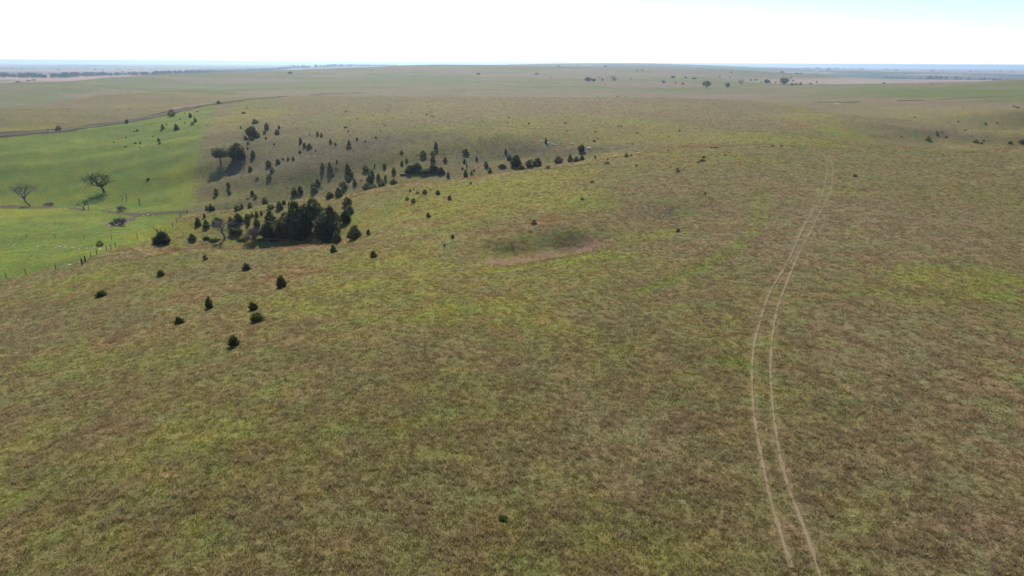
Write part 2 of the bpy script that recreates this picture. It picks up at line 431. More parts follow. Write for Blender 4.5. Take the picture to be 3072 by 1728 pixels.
def n_map(ns, ls, val, a, b, c, d):
    t = ns.new("ShaderNodeMapRange"); ls.new(val, t.inputs[0])
    for i, q in enumerate((a, b, c, d)): t.inputs[i + 1].default_value = q
    return t.outputs[0]

def n_mix(ns, ls, fac, ca, cb, mode='MIX'):
    t = ns.new("ShaderNodeMix"); t.data_type = 'RGBA'; t.blend_type = mode
    if isinstance(fac, float): t.inputs[0].default_value = fac
    else: ls.new(fac, t.inputs[0])
    for i, c in ((6, ca), (7, cb)):
        if isinstance(c, tuple): t.inputs[i].default_value = c if len(c) == 4 else c + (1,)
        else: ls.new(c, t.inputs[i])
    return t.outputs[2]

def ground_material():
    mt, ns, ls = new_mat("prairie_ground")
    out = ns.new("ShaderNodeOutputMaterial")
    bs = ns.new("ShaderNodeBsdfPrincipled")
    bs.inputs['Roughness'].default_value = 0.95
    bs.inputs['Specular IOR Level'].default_value = 0.05
    at = ns.new("ShaderNodeAttribute"); at.attribute_name = "cover"
    tc = ns.new("ShaderNodeTexCoord"); pos = tc.outputs['Object']
    f1 = n_noise(ns, ls, pos, 0.9, 5.0, 0.65)      # metre-size tussocks
    f2 = n_noise(ns, ls, pos, 4.5, 3.0, 0.6)       # hand-size grain
    f3 = n_noise(ns, ls, pos, 0.22, 3.0, 0.6)
    v1 = n_map(ns, ls, f1, 0.3, 0.7, 0.74, 1.24)
    v2 = n_map(ns, ls, f2, 0.3, 0.7, 0.72, 1.26)
    mm = ns.new("ShaderNodeMath"); mm.operation = 'MULTIPLY'; ls.new(v1, mm.inputs[0]); ls.new(v2, mm.inputs[1])
    hs = n_mix(ns, ls, n_map(ns, ls, f3, 0.35, 0.65, 0.0, 1.0), (1.12, 0.96, 1.0), (0.90, 1.06, 0.92))
    c1 = n_mix(ns, ls, 1.0, at.outputs['Color'], hs, 'MULTIPLY')
    sc = ns.new("ShaderNodeVectorMath"); sc.operation = 'SCALE'; ls.new(c1, sc.inputs[0]); ls.new(mm.outputs[0], sc.inputs['Scale'])
    ls.new(sc.outputs[0], bs.inputs['Base Color'])
    bmp = ns.new("ShaderNodeBump"); bmp.inputs['Strength'].default_value = 0.8; bmp.inputs['Distance'].default_value = 0.35
    ls.new(f1, bmp.inputs['Height']); ls.new(bmp.outputs[0], bs.inputs['Normal'])
    ls.new(bs.outputs[0], out.inputs[0])
    return mt

def sheet(name, verts, faces, mat, smooth=True):
    me = bpy.data.meshes.new(name)
    verts = np.asarray(verts, np.float32); faces = np.asarray(faces, np.int32)
    k = faces.shape[1]
    me.vertices.add(len(verts)); me.vertices.foreach_set("co", verts.ravel())
    me.loops.add(faces.size); me.loops.foreach_set("vertex_index", faces.ravel())
    me.polygons.add(len(faces)); me.polygons.foreach_set("loop_start", np.arange(0, faces.size, k, dtype=np.int32))
    me.update(calc_edges=True)
    me.polygons.foreach_set("use_smooth", np.full(len(faces), smooth))
    me.materials.append(mat)
    return me

def link(name, data, parent=None, **props):
    o = bpy.data.objects.new(name, data)
    COL.objects.link(o)
    if parent is not None: o.parent = parent
    for k, v in props.items(): o[k] = v
    return o

# ------------------------------------------------------------------ the ground sheet
gv = np.stack([GX, GY, GZ], -1).reshape(-1, 3)
na, nr = GX.shape
idx = np.arange(na * nr).reshape(na, nr)
bI = np.roll(idx, -1, 0)
gf = np.stack([idx[:, :-1], idx[:, 1:], bI[:, 1:], bI[:, :-1]], -1).reshape(-1, 4)[:, ::-1]
M_GROUND = ground_material()
gme = sheet("prairie_ground", gv, gf, M_GROUND)
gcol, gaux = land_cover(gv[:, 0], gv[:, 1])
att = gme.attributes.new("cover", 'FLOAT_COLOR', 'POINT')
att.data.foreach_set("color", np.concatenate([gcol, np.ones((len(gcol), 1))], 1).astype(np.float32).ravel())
ground = link("prairie_ground", gme, kind="structure")
# the small disc straight below the drone
bm = bmesh.new()
ring = [bm.verts.new((RS[0] * math.sin(a), RS[0] * math.cos(a), float(GZ[i, 0]))) for i, a in enumerate(AZS)]
bm.faces.new(ring[::-1])
dme = bpy.data.meshes.new("prairie_floor"); bm.to_mesh(dme); bm.free()
a2 = dme.attributes.new("cover", 'FLOAT_COLOR', 'POINT')
a2.data.foreach_set("color", np.tile(np.append(C_OLIVE, 1.0), len(AZS)).astype(np.float32))
dme.materials.append(M_GROUND)
link("prairie_floor", dme, kind="structure")

# ------------------------------------------------------------------ tracks and road
def strip_material(name, ca, cb, cover, scale=1.2, bump=0.3):
    """bare earth broken up by grass growing through: cover = share that stays bare"""
    mt, ns, ls = new_mat(name)
    out = ns.new("ShaderNodeOutputMaterial"); bs = ns.new("ShaderNodeBsdfPrincipled")
    bs.inputs['Roughness'].default_value = 1.0; bs.inputs['Specular IOR Level'].default_value = 0.03
    tr = ns.new("ShaderNodeBsdfTransparent"); mx = ns.new("ShaderNodeMixShader")
    tc = ns.new("ShaderNodeTexCoord")
    uv = ns.new("ShaderNodeAttribute"); uv.attribute_name = "across"
    f = n_noise(ns, ls, tc.outputs['Object'], scale, 4.0, 0.65)
    g = n_noise(ns, ls, tc.outputs['Object'], 3.1, 3.0, 0.6)
    ls.new(n_mix(ns, ls, n_map(ns, ls, g, 0.3, 0.7, 0, 1), ca, cb), bs.inputs['Base Color'])
    ed = n_map(ns, ls, uv.outputs['Fac'], 0.0, 1.0, 1.0, 0.45)     # fewer bare spots toward the edge
    ad = ns.new("ShaderNodeMath"); ad.operation = 'MULTIPLY'; ls.new(f, ad.inputs[0]); ls.new(ed, ad.inputs[1])
    fac = n_map(ns, ls, ad.outputs[0], 0.62 - 0.45 * cover, 0.70 - 0.45 * cover, 0.0, 1.0)
    ls.new(fac, mx.inputs[0]); ls.new(tr.outputs[0], mx.inputs[1]); ls.new(bs.outputs[0], mx.inputs[2])
    ls.new(mx.outputs[0], out.inputs[0])
    return mt

def smooth_line(px, step):
    w = np.array([spot(u, v)[:2] for u, v in px])
    # Catmull-Rom through the points, resampled
    out = []
    for i in range(len(w) - 1):
        p0 = w[max(i - 1, 0)]; p1 = w[i]; p2 = w[i + 1]; p3 = w[min(i + 2, len(w) - 1)]
        nseg = max(2, int(np.hypot(*(p2 - p1)) / step))
        for t in np.linspace(0, 1, nseg, endpoint=False):
            out.append(0.5 * ((2 * p1) + (-p0 + p2) * t + (2 * p0 - 5 * p1 + 4 * p2 - p3) * t * t + (-p0 + 3 * p1 - 3 * p2 + p3) * t ** 3))
    out.append(w[-1])
    return np.array(out)

def relax(line, k):
    for _ in range(k):
        line[1:-1] = 0.25 * line[:-2] + 0.5 * line[1:-1] + 0.25 * line[2:]
    return line

def strip(name, line, width, mat, lift=0.035, jitter=0.15, **props):
    t = np.gradient(line, axis=0); t /= np.linalg.norm(t, axis=1)[:, None] + 1e-9
    nrm = np.stack([-t[:, 1], t[:, 0]], 1)
    cols = np.array([-0.5, -0.25, 0.0, 0.25, 0.5])
    s = np.arange(len(line)) * 0.37
    wv = width * (1 + jitter * (vnoise(s, s * 0 + 3.3, 4) - 0.5) * 2)
    V = []; ac = []
    for c in cols:
        q = line + nrm * (c * wv)[:, None]
        V.append(np.stack([q[:, 0], q[:, 1], ground_z(q[:, 0], q[:, 1]) + lift], 1)); ac.append(np.full(len(q), abs(c) * 2))
    V = np.stack(V, 1); k = len(cols)
    ii = np.arange(len(line) * k).reshape(len(line), k)
    F = np.stack([ii[:-1, :-1], ii[1:, :-1], ii[1:, 1:], ii[:-1, 1:]], -1).reshape(-1, 4)[:, ::-1]
    me = sheet(name, V.reshape(-1, 3), F, mat)
    a = me.attributes.new("across", 'FLOAT', 'POINT'); a.data.foreach_set("value", np.stack(ac, 1).ravel().astype(np.float32))
    return link(name, me, **props)

OV = 3072 / 2576.0
RUT_L = [(2067,385),(2079,400),(2081,430),(2075,460),(2068,490),(2050,525),(2022,570),(2000,620),(1975,670),(1945,720),(1925,765),(1912,810),(1900,850),(1893,900),(1891,950),(1893,1000),(1897,1050),(1905,1100),(1915,1150),(1924,1200),(1935,1250),(1950,1300),(1965,1350),(1990,1430)]
RUT_R = [(2083,390),(2092,405),(2095,440),(2090,480),(2075,515),(2050,560),(2030,600),(2010,640),(1992,680),(1972,730),(1957,770),(1945,830),(1940,880),(1938,940),(1941,990),(1945,1040),(1952,1090),(1960,1140),(1972,1190),(1985,1240),(2005,1290),(2020,1320),(2035,1350),(2045,1390),(2060,1449),(2090,1540)]
M_RUT = strip_material("wheel_rut_earth", (0.265, 0.20, 0.125), (0.20, 0.155, 0.085), 0.76, 0.7)
M_OLD = strip_material("old_rut_grass", (0.085, 0.125, 0.025), (0.11, 0.125, 0.035), 0.75, 0.5)
M_TRAIL = strip_material("trail_earth", (0.20, 0.16, 0.085), (0.15, 0.14, 0.05), 0.72, 0.5)
M_ROAD = strip_material("dirt_road_earth", (0.17, 0.13, 0.098), (0.12, 0.10, 0.065), 1.25, 0.12)
M_SCAR = strip_material("road_cut_earth", (0.27, 0.18, 0.135), (0.21, 0.15, 0.105), 0.95, 0.16)
M_DITCH = strip_material("roadside_weeds", (0.052, 0.055, 0.027), (0.085, 0.075, 0.04), 0.98, 0.22)
rut_l = relax(smooth_line([(u * OV, v * OV) for u, v in RUT_L], 0.5), 30)
rut_r = relax(smooth_line([(u * OV, v * OV) for u, v in RUT_R], 0.5), 30)
strip("wheel_track", rut_l, 0.40, M_RUT, lift=0.07, jitter=0.5, kind="structure")
strip("wheel_track", rut_r, 0.40, M_RUT, lift=0.07, jitter=0.5, kind="structure")
road_line = relax(smooth_line(ROAD_PX, 3.0), 8)
strip("dirt_road", road_line, 5.0, M_ROAD, lift=0.10, kind="structure")
nrm_r = np.stack([-np.gradient(road_line[:, 1]), np.gradient(road_line[:, 0])], 1); nrm_r /= np.linalg.norm(nrm_r, axis=1)[:, None]
strip("roadside_verge", road_line - nrm_r * 4.6, 3.4, M_DITCH, lift=0.12, jitter=0.5, kind="structure")
strip("roadside_verge", road_line + nrm_r * 4.0, 2.2, M_DITCH, lift=0.12, jitter=0.5, kind="structure")
scar = relax(smooth_line([(515,329),(540,322),(570,318.5),(600,314),(636,310)], 2.0), 4)
strip("road_cutting", scar, 9.0, M_SCAR, lift=0.14, jitter=0.4, kind="structure")
M_CREEK = strip_material("creek_bed_earth", (0.10, 0.075, 0.05), (0.15, 0.11, 0.075), 0.9, 0.35)
creek = relax(smooth_line([(0,621),(60,620),(140,622),(230,626),(330,636),(440,640),(520,638),(565,634)], 1.5), 4)
strip("creek_bed", creek, 3.2, M_CREEK, lift=0.06, jitter=0.6, kind="structure")
strip("creek_gully", relax(smooth_line([(316,678),(345,672),(375,664),(400,652),(430,644),(475,642)], 1.0), 3), 3.4, M_CREEK, lift=0.08, jitter=0.7, kind="structure")
strip("dark_swale", relax(smooth_line([(2755,301.5),(2850,297),(2950,291),(3072,287),(3160,284)], 4.0), 3), 4.0, M_DITCH, lift=0.12, kind="structure")
# ------------------------------------------------------------------ plant building blocks
def foliage_material(name, ca, cb, trans=0.25, scale=3.0):
    mt, ns, ls = new_mat(name)
    out = ns.new("ShaderNodeOutputMaterial")
    df = ns.new("ShaderNodeBsdfDiffuse"); tl = ns.new("ShaderNodeBsdfTranslucent"); mx = ns.new("ShaderNodeMixShader")
    mx.inputs[0].default_value = trans
    oi = ns.new("ShaderNodeObjectInfo"); geo = ns.new("ShaderNodeNewGeometry")
    f = n_noise(ns, ls, geo.outputs['Position'], scale, 2.0)
    c = n_mix(ns, ls, n_map(ns, ls, f, 0.3, 0.7, 0, 1), ca, cb)
    k = n_map(ns, ls, oi.outputs['Random'], 0, 1, 0.75, 1.3)
    k2 = n_map(ns, ls, geo.outputs['Random Per Island'], 0, 1, 0.6, 1.35)
    mm = ns.new("ShaderNodeMath"); mm.operation = 'MULTIPLY'; ls.new(k, mm.inputs[0]); ls.new(k2, mm.inputs[1])
    sc = ns.new("ShaderNodeVectorMath"); sc.operation = 'SCALE'; ls.new(c, sc.inputs[0]); ls.new(mm.outputs[0], sc.inputs['Scale'])
    ls.new(sc.outputs[0], df.inputs[0]); ls.new(sc.outputs[0], tl.inputs[0])
    ls.new(df.outputs[0], mx.inputs[1]); ls.new(tl.outputs[0], mx.inputs[2]); ls.new(mx.outputs[0], out.inputs[0])
    return mt

def plain_material(name, ca, cb, scale=4.0, rough=0.9, bump=0.0):
    mt, ns, ls = new_mat(name)
    out = ns.new("ShaderNodeOutputMaterial"); bs = ns.new("ShaderNodeBsdfPrincipled")
    bs.inputs['Roughness'].default_value = rough; bs.inputs['Specular IOR Level'].default_value = 0.1
    tc = ns.new("ShaderNodeTexCoord")
    f = n_noise(ns, ls, tc.outputs['Object'], scale, 4.0, 0.65)
    ls.new(n_mix(ns, ls, n_map(ns, ls, f, 0.3, 0.7, 0, 1), ca, cb), bs.inputs['Base Color'])
    if bump:
        bp = ns.new("ShaderNodeBump"); bp.inputs['Strength'].default_value = bump; bp.inputs['Distance'].default_value = 0.1
        ls.new(f, bp.inputs['Height']); ls.new(bp.outputs[0], bs.inputs['Normal'])
    ls.new(bs.outputs[0], out.inputs[0])
    return mt

M_CEDAR = foliage_material("cedar_needles", (0.086, 0.102, 0.034), (0.128, 0.138, 0.048), 0.62)
M_CEDARY = foliage_material("young_cedar_needles", (0.075, 0.100, 0.022), (0.125, 0.140, 0.034), 0.62)
M_LEAF = foliage_material("broad_leaves", (0.042, 0.064, 0.022), (0.080, 0.105, 0.034), 0.35)
M_OLIVE = foliage_material("shrub_leaves", (0.055, 0.066, 0.018), (0.095, 0.105, 0.035), 0.3)
M_TWIG = foliage_material("bare_twigs", (0.20, 0.155, 0.155), (0.29, 0.235, 0.225), 0.0)
M_BARK = plain_material("bark", (0.055, 0.042, 0.032), (0.11, 0.085, 0.07), 6.0, 0.95)
M_PALEBARK = plain_material("pale_bark", (0.13, 0.105, 0.095), (0.23, 0.19, 0.17), 6.0, 0.95)
M_GREY = plain_material("weathered_wood", (0.24, 0.20, 0.18), (0.40, 0.35, 0.33), 6.0, 0.9)
M_STONE = plain_material("limestone", (0.62, 0.58, 0.51), (0.80, 0.77, 0.70), 3.0, 0.9, 0.4)
M_POST = plain_material("fence_post_wood", (0.07, 0.05, 0.04), (0.15, 0.115, 0.09), 9.0, 0.95)
M_WIRE = plain_material("fence_wire", (0.10, 0.09, 0.085), (0.16, 0.13, 0.11), 5.0, 0.6)
M_WHITE = plain_material("white_paint", (0.74, 0.74, 0.72), (0.82, 0.81, 0.79), 0.5, 0.7)
M_ROOF = plain_material("metal_roof", (0.42, 0.43, 0.45), (0.55, 0.56, 0.58), 0.3, 0.5)

class Soup:
    def __init__(s): s.v = []; s.f = []
    def poly(s, *pts):
        k = len(s.v); s.v.extend(pts); s.f.append(tuple(range(k, k + len(pts))))
    def tube(s, a, b, ra, rb, n=5):
        a = Vector(a); b = Vector(b); d = (b - a)
        if d.length < 1e-6: return
        d.normalize(); p = d.orthogonal().normalized(); q = d.cross(p)
        k = len(s.v)
        for c, r in ((a, ra), (b, rb)):
            for i in range(n):
                t = 2 * math.pi * i / n
                s.v.append(tuple(c + p * (r * math.cos(t)) + q * (r * math.sin(t))))
        for i in range(n):
            j = (i + 1) % n
            s.f.append((k + i, k + j, k + n + j, k + n + i))
        if rb > 1e-4: s.f.append(tuple(k + n + i for i in range(n)))
    def mesh(s, name, mat):
        me = bpy.data.meshes.new(name); me.from_pydata(s.v, [], s.f); me.materials.append(mat); me.update(); return me

def spray(s, rnd, p, d, L, w):
    """one flat twig of foliage: a kinked pair of leaf-shaped faces"""
    d = Vector(d).normalized(); p = Vector(p)
    sd = d.cross(Vector((rnd.uniform(-1, 1), rnd.uniform(-1, 1), rnd.uniform(-1, 1)))).normalized()
    up = sd.cross(d)
    mid = p + d * (L * 0.5)
    tip = p + d * L + up * (L * rnd.uniform(-.15, .15))
    s.poly(tuple(p), tuple(mid + sd * w), tuple(tip), tuple(mid - sd * w))
    s.poly(tuple(p), tuple(mid + up * w * .8), tuple(tip), tuple(mid - up * w * .8))

def cedar(seed, n, shape, mat, leaders=1, size=1.0):
    """unit-high, unit-wide juniper; shape: 0 narrow-topped cone .. 1 rounded bush"""
    rnd = random.Random(seed); crown = Soup(); trunk = Soup()
    lean = (rnd.uniform(-.05, .05), rnd.uniform(-.05, .05))
    trunk.tube((0, 0, -0.06), (lean[0] * .4, lean[1] * .4, 0.45), 0.035, 0.022, 6)
    trunk.tube((lean[0] * .4, lean[1] * .4, 0.45), (lean[0], lean[1], 0.92), 0.022, 0.004, 5)
    lobes = [(rnd.uniform(0, 6.28), rnd.uniform(.05, .8), rnd.uniform(.7, 1.25)) for _ in range(9)]
    tops = [(lean[0], lean[1], 1.0)] + [(rnd.uniform(-.22, .22), rnd.uniform(-.22, .22), rnd.uniform(.68, .9)) for _ in range(leaders - 1)]
    for i in range(n):
        tx, ty, th = tops[i % len(tops)] if rnd.random() < .75 else tops[0]
        t = rnd.random() ** 1.25
        az = rnd.uniform(0, 2 * math.pi)
        cone = (1 - t) ** 0.85 * (0.42 + 0.6 * min(1, t * 5 + .35)) * 0.5
        ball = 0.5 * math.sqrt(max(0, 1 - (max(0, t - .28) / .74) ** 2)) * (0.55 + .45 * min(1, t * 4))
        R = cone * (1 - shape) + ball * shape
        for la, lt, lk in lobes:
            w = max(0, math.cos(az - la)) ** 4 * math.exp(-((t - lt) / .16) ** 2)
            R *= 1 + (lk - 1) * w * 1.2
        R /= (1 + .25 * (leaders > 1))
        rho = R * (0.35 + 0.65 * math.sqrt(rnd.random()))
        fx = tx * t + math.cos(az) * rho; fy = ty * t + math.sin(az) * rho; fz = 0.02 + t * th * 0.93
        outw = 0.85 * (1 - t * .6)
        L = rnd.uniform(.09, .17) * size * (1 - .35 * t) * (1.7 if rnd.random() < .14 else 1)
        spray(crown, rnd, (fx - math.cos(az) * L * .4, fy - math.sin(az) * L * .4, fz - L * .25),
              (math.cos(az) * outw + rnd.uniform(-.3, .3), math.sin(az) * outw + rnd.uniform(-.3, .3), 0.75 + rnd.uniform(-.45, .3)), L, L * rnd.uniform(.2, .32))
    return {'trunk': trunk.mesh("trunk", M_BARK), 'crown': crown.mesh("crown", mat)}

def branching(seed, tilt=(0, 0), levels=5, spread=0.6, trunk_r=0.04, trunk_h=0.28, up=0.25, kids=(3, 3, 3, 3, 2), short=0.72):
    """skeleton of a broad-crowned tree in a unit box; returns trunk soup, twig soup, twig ends"""
    rnd = random.Random(seed); wood = Soup(); twig = Soup(); ends = []
    def grow(p, d, L, r, lev):
        steps = 3
        q = p
        for k in range(steps):
            d2 = (d + Vector((rnd.uniform(-.25, .25), rnd.uniform(-.25, .25), rnd.uniform(-.1, .2)))).normalized()
            e = q + d2 * (L / steps)
            rr = r * (1 - .22 * (k + 1) / steps)
            (wood if lev < 3 else twig).tube(q, e, r * (1 - .22 * k / steps), rr, 6 if lev == 0 else (4 if lev < 3 else 3))
            q = e; d = d2
        if lev >= levels - 1:
            ends.append((tuple(q), tuple(d))); return
        n = kids[lev]
        a0 = rnd.uniform(0, 6.28)
        for i in range(n):
            a = a0 + 6.28 * i / n + rnd.uniform(-.5, .5)
            o = d.orthogonal().normalized(); o2 = d.cross(o)
            sidev = o * math.cos(a) + o2 * math.sin(a)
            nd = (d * (1 - spread * .5) + sidev * spread * rnd.uniform(.7, 1.3) + Vector((0, 0, up))).normalized()
            grow(q, nd, L * short * rnd.uniform(.8, 1.15), r * .62, lev + 1)
    grow(Vector((0, 0, -0.04)), Vector((tilt[0], tilt[1], 1)).normalized(), trunk_h, trunk_r, 0)
    return wood, twig, ends

def norm_soups(soups, keep_base=True):
    xs = [p for s in soups for p in s.v]
    h = max(p[2] for p in xs); wx = max(p[0] for p in xs) - min(p[0] for p in xs); wy = max(p[1] for p in xs) - min(p[1] for p in xs)
    kw = 1.0 / max(0.5 * (wx + wy), 1e-6); kh = 1.0 / h
    for s in soups: s.v = [(p[0] * kw, p[1] * kw, p[2] * kh) for p in s.v]

def broadleaf(seed, mat=M_LEAF, lobes=15, per=60, leaf=0.07, lean=(0, 0), zc=.58, rz=.36, gap=1.0):
    """round-crowned tree in a unit box: limbs run to leafy lobes filling an ellipsoid"""
    rnd = random.Random(seed); wood = Soup(); crown = Soup()
    fork = Vector((lean[0] * .3, lean[1] * .3, zc - rz * 0.9))
    wood.tube((0, 0, -.05), tuple(fork * .5), .042, .034, 7); wood.tube(tuple(fork * .5), tuple(fork), .034, .028, 7)
    for i in range(lobes):
        a = i * 2.4 + rnd.uniform(-.4, .4); zf = -0.75 + 1.6 * (i + .5) / lobes
        rr = math.sqrt(max(.05, 1 - zf * zf)) * rnd.uniform(.55, .9)
        c = Vector((lean[0] * .6 + .36 * rr * math.cos(a), lean[1] * .6 + .36 * rr * math.sin(a), zc + rz * .82 * zf))
        m = fork.lerp(c, .5) + Vector((rnd.uniform(-.04, .04), rnd.uniform(-.04, .04), -.03))
        wood.tube(tuple(fork), tuple(m), .02, .012, 5); wood.tube(tuple(m), tuple(c), .012, .005, 4)
        R = rnd.uniform(.11, .19)
        for k in range(int(per * rnd.uniform(.5, 1.2) * gap)):
            d = Vector((rnd.gauss(0, 1), rnd.gauss(0, 1), rnd.gauss(0, .8))).normalized()
            q = c + d * (R * rnd.uniform(.35, 1.1))
            if q.z < .12: continue
            spray(crown, rnd, q, d + Vector((rnd.uniform(-.6, .6), rnd.uniform(-.6, .6), rnd.uniform(-.3, .6))), leaf * rnd.uniform(.6, 1.3), leaf * .36)
    norm_soups([wood, crown])
    return {'trunk': wood.mesh("trunk", M_BARK), 'crown': crown.mesh("crown", mat)}

def bare(seed, tilt=(0, 0), mat_w=None, kids=(4, 3, 3, 3), spread=.62, tr=.04, th=.3, up=.2, short=.74):
    wood, twig, ends = branching(seed, tilt, 5, spread, tr, th, up, kids, short)
    rnd = random.Random(seed + 1)
    for (p, d) in ends:
        for k in range(3):
            e = Vector(p) + (Vector(d) + Vector((rnd.uniform(-.8, .8), rnd.uniform(-.8, .8), rnd.uniform(-.4, .6)))) * .07
            twig.poly(p, tuple(e + Vector((.004, 0, 0))), tuple(e + Vector((0, .004, .004))))
    norm_soups([wood, twig])
    return {'trunk': wood.mesh("trunk", mat_w or M_PALEBARK), 'twigs': twig.mesh("twigs", M_TWIG if mat_w is None else mat_w)}

def shrub_twigs(seed):
    """round leafless thicket of many fine stems"""
    rnd = random.Random(seed); stem = Soup(); twig = Soup()
    for i in range(16):
        az = rnd.uniform(0, 6.28); el = rnd.uniform(.35, 1.3)
        d = Vector((math.cos(az) * math.cos(el), math.sin(az) * math.cos(el), math.sin(el)))
        p = Vector((0, 0, -.03)); q = p + d * rnd.uniform(.32, .5)
        stem.tube(p, q, .014, .008, 4)
        for k in range(9):
            d2 = (d + Vector((rnd.uniform(-.8, .8), rnd.uniform(-.8, .8), rnd.uniform(-.4, .8)))).normalized()
            s0 = p.lerp(q, rnd.uniform(.5, 1)); e = s0 + d2 * rnd.uniform(.15, .4)
            twig.tube(s0, e, .009, .006, 3)
            for m in range(5):
                d3 = (d2 + Vector((rnd.uniform(-.9, .9), rnd.uniform(-.9, .9), rnd.uniform(-.5, .8)))).normalized()
                b0 = s0.lerp(e, rnd.uniform(.3, 1)); b1 = b0 + d3 * rnd.uniform(.08, .2)
                twig.tube(b0, b1, .007, .004, 3)
    norm_soups([stem, twig])
    return {'stems': stem.mesh("stems", M_BARK), 'twigs': twig.mesh("twigs", M_TWIG)}

PROTO = {
 'C': [cedar(s, 1150, sh, M_CEDAR, ld, 1.0) for s, sh, ld in ((1, .6, 2), (2, .8, 4), (3, .75, 3), (4, .9, 5))],     # big cedars
 'c': [cedar(10 + s, 380, sh, M_CEDAR, ld, 1.35) for s, sh, ld in ((1, .3, 1), (2, .55, 2), (3, .7, 3), (4, .45, 2), (5, .6, 2), (6, .8, 3))],
 'y': [cedar(30 + s, 300, sh, M_CEDARY, ld, 1.6) for s, sh, ld in ((1, .55, 2), (2, .7, 3), (3, .4, 2), (4, .8, 3))],  # young, near
 'b': [cedar(50 + s, 200, sh, M_CEDAR, ld, 1.6) for s, sh, ld in ((1, .8, 2), (2, 1., 3), (3, .7, 1), (4, .9, 3))],     # bushes
 'o': [cedar(70 + s, 420, sh, M_OLIVE, ld, 1.1) for s, sh, ld in ((1, .85, 3), (2, .7, 2), (3, 1.0, 4))],               # leafy shrubs
 't': [broadleaf(90 + s, zc=.54, rz=.42) for s in range(4)],
 'u': [broadleaf(97, M_CEDAR, 18, 80, .065, (-.12, 0), .66, .30)],
 'g': [broadleaf(101, M_LEAF, 16, 46, .055, (-.30, 0), .60, .36, .8)],
 'p': [broadleaf(103 + s, M_OLIVE, 12, 26, .06, (.06, 0), .55, .42, .8) for s in range(2)],                                       # thin pale tree
 'd': [bare(110), bare(111, (.2, 0))],
 'w': [bare(115, (-.75, .15), None, (4, 3, 3, 3), .55, .045, .55, .1)],
 'x': [bare(121, (-.3, 0), M_BARK, (2, 2, 2, 1), .8, .06, .5, .05, .7), bare(124, (.25, 0), M_BARK, (2, 2, 1, 1), .9, .06, .5, .1, .7)],   # dead snags
 'f': [bare(131, (1.4, .3), M_GREY, (3, 3, 3, 2), .9, .05, .5, -.05, .75), bare(133, (-1.2, .5), M_GREY, (3, 3, 2, 2), .9, .05, .5, -.02, .75)],
 's': [shrub_twigs(140), shrub_twigs(141)],
}
KIND = {
 'C': ('cedar_tree', 'cedar'), 'c': ('cedar_tree', 'cedar'), 'y': ('cedar_shrub', 'cedar'), 'b': ('cedar_shrub', 'cedar'), 'o': ('leafy_shrub', 'shrub'),
 't': ('broadleaf_tree', 'tree'), 'u': ('flat_topped_tree', 'tree'), 'g': ('broadleaf_tree', 'tree'), 'p': ('broadleaf_tree', 'tree'),
 'd': ('bare_tree', 'tree'), 'w': ('bare_tree', 'tree'), 'x': ('dead_tree', 'tree'), 'f': ('fallen_tree', 'dead tree'), 's': ('bare_shrub', 'shrub'),
}
def thing(name, loc, label=None, category=None, group=None):
    e = bpy.data.objects.new(name, None); COL.objects.link(e); e.location = loc; e.empty_display_size = 0.5
    if label: e['label'] = label
    if category: e['category'] = category
    if group: e['group'] = group
    return e

PLANTS = []        # kept for clearing grass and for labels
def plant(kind, u, vb, vt, wpx, back=0.0, label=None, variant=None, rot=None):
    x, y, z = spot(u, vb, back)
    r = math.hypot(x, y); depth = r * math.cos(PITCH) * math.cos(math.atan2(x, y)) + (CAM_H - z) * math.sin(PITCH)
    h = max(0.25, top_at(u, vt, x, y) - z + 0.03)
    w = max(0.25, wpx * depth / FPX) * (1.18 if kind in 'Ccby' else 1.0)
    rnd = random.Random(int(u * 13 + vb * 7))
    lst = PROTO[kind]; pr = lst[variant if variant is not None else rnd.randrange(len(lst))]
    nm, cat = KIND[kind]
    root = thing(nm, (x, y, z - 0.02), label, cat)
    root.scale = (w * rnd.uniform(.95, 1.12), w * rnd.uniform(.95, 1.12), h)
    root.rotation_euler = (0, 0, rnd.uniform(0, 6.28) if rot is None else rot)
    for pn, me in pr.items():
        o = bpy.data.objects.new(pn, me); COL.objects.link(o); o.parent = root
        if pn == 'twigs': o['kind'] = 'stuff'
    PLANTS.append(dict(o=root, u=u, v=vb, h=h, w=w, x=x, y=y, kind=kind, label=label, r=r))
    return root
# ------------------------------------------------------------------ the trees and bushes, one by one
R1, R2, R3, R4, R5, R6, R7, R8, RA = (0,150), (768,150), (1536,150), (2304,150), (0,500), (500,340), (1200,340), (1800,340), (200,700)
Z = 3.3542
def put(reg, kind, x, yb, yt, w, label=None, back=0.0, **kw):
    u, vb, vt, wp = reg[0] + x / Z, reg[1] + yb / Z, reg[1] + yt / Z, w / Z
    for q in PLANTS:
        if abs(q['u'] - u) < 5 and abs(q['v'] - vb) < 5: return None
    return plant(kind, u, vb, vt, wp, back, label, **kw)

# near slope
for a in [
 ('y',1440,750,630,100,"young upright cedar left of the stacked pair of cedars on the near slope",dict(variant=2)),
 ('y',1875,770,690,95,"upper bush of the stacked pair of dark cedars on the near slope",{}),
 ('y',1915,880,800,145,"wide lower bush of the stacked pair of dark cedars on the near slope",dict(variant=3)),
 ('y',1130,905,838,105,"squat cedar bush left of the lone lowest cedar on the near slope",{}),
 ('y',1690,1130,1020,130,"lone rounded cedar bush lowest down the near slope",dict(variant=1)),
 ('c',2160,540,415,105,"tallest young cedar standing alone in reddish grass on the near slope",dict(variant=2)),
 ('y',1805,365,295,100,"spreading young cedar just below the reddish grass crest",{}),
 ('y',950,425,365,88,"small bushy cedar downhill right of the fence corner",{}),
 ('y',350,632,575,112,"low flat cedar bush farthest left on the near slope",dict(variant=3)),
 ('b',1398,262,213,50,"little round cedar just below the crest, right of the fence",{})]:
    put(RA, a[0], *a[1:6], **a[6])
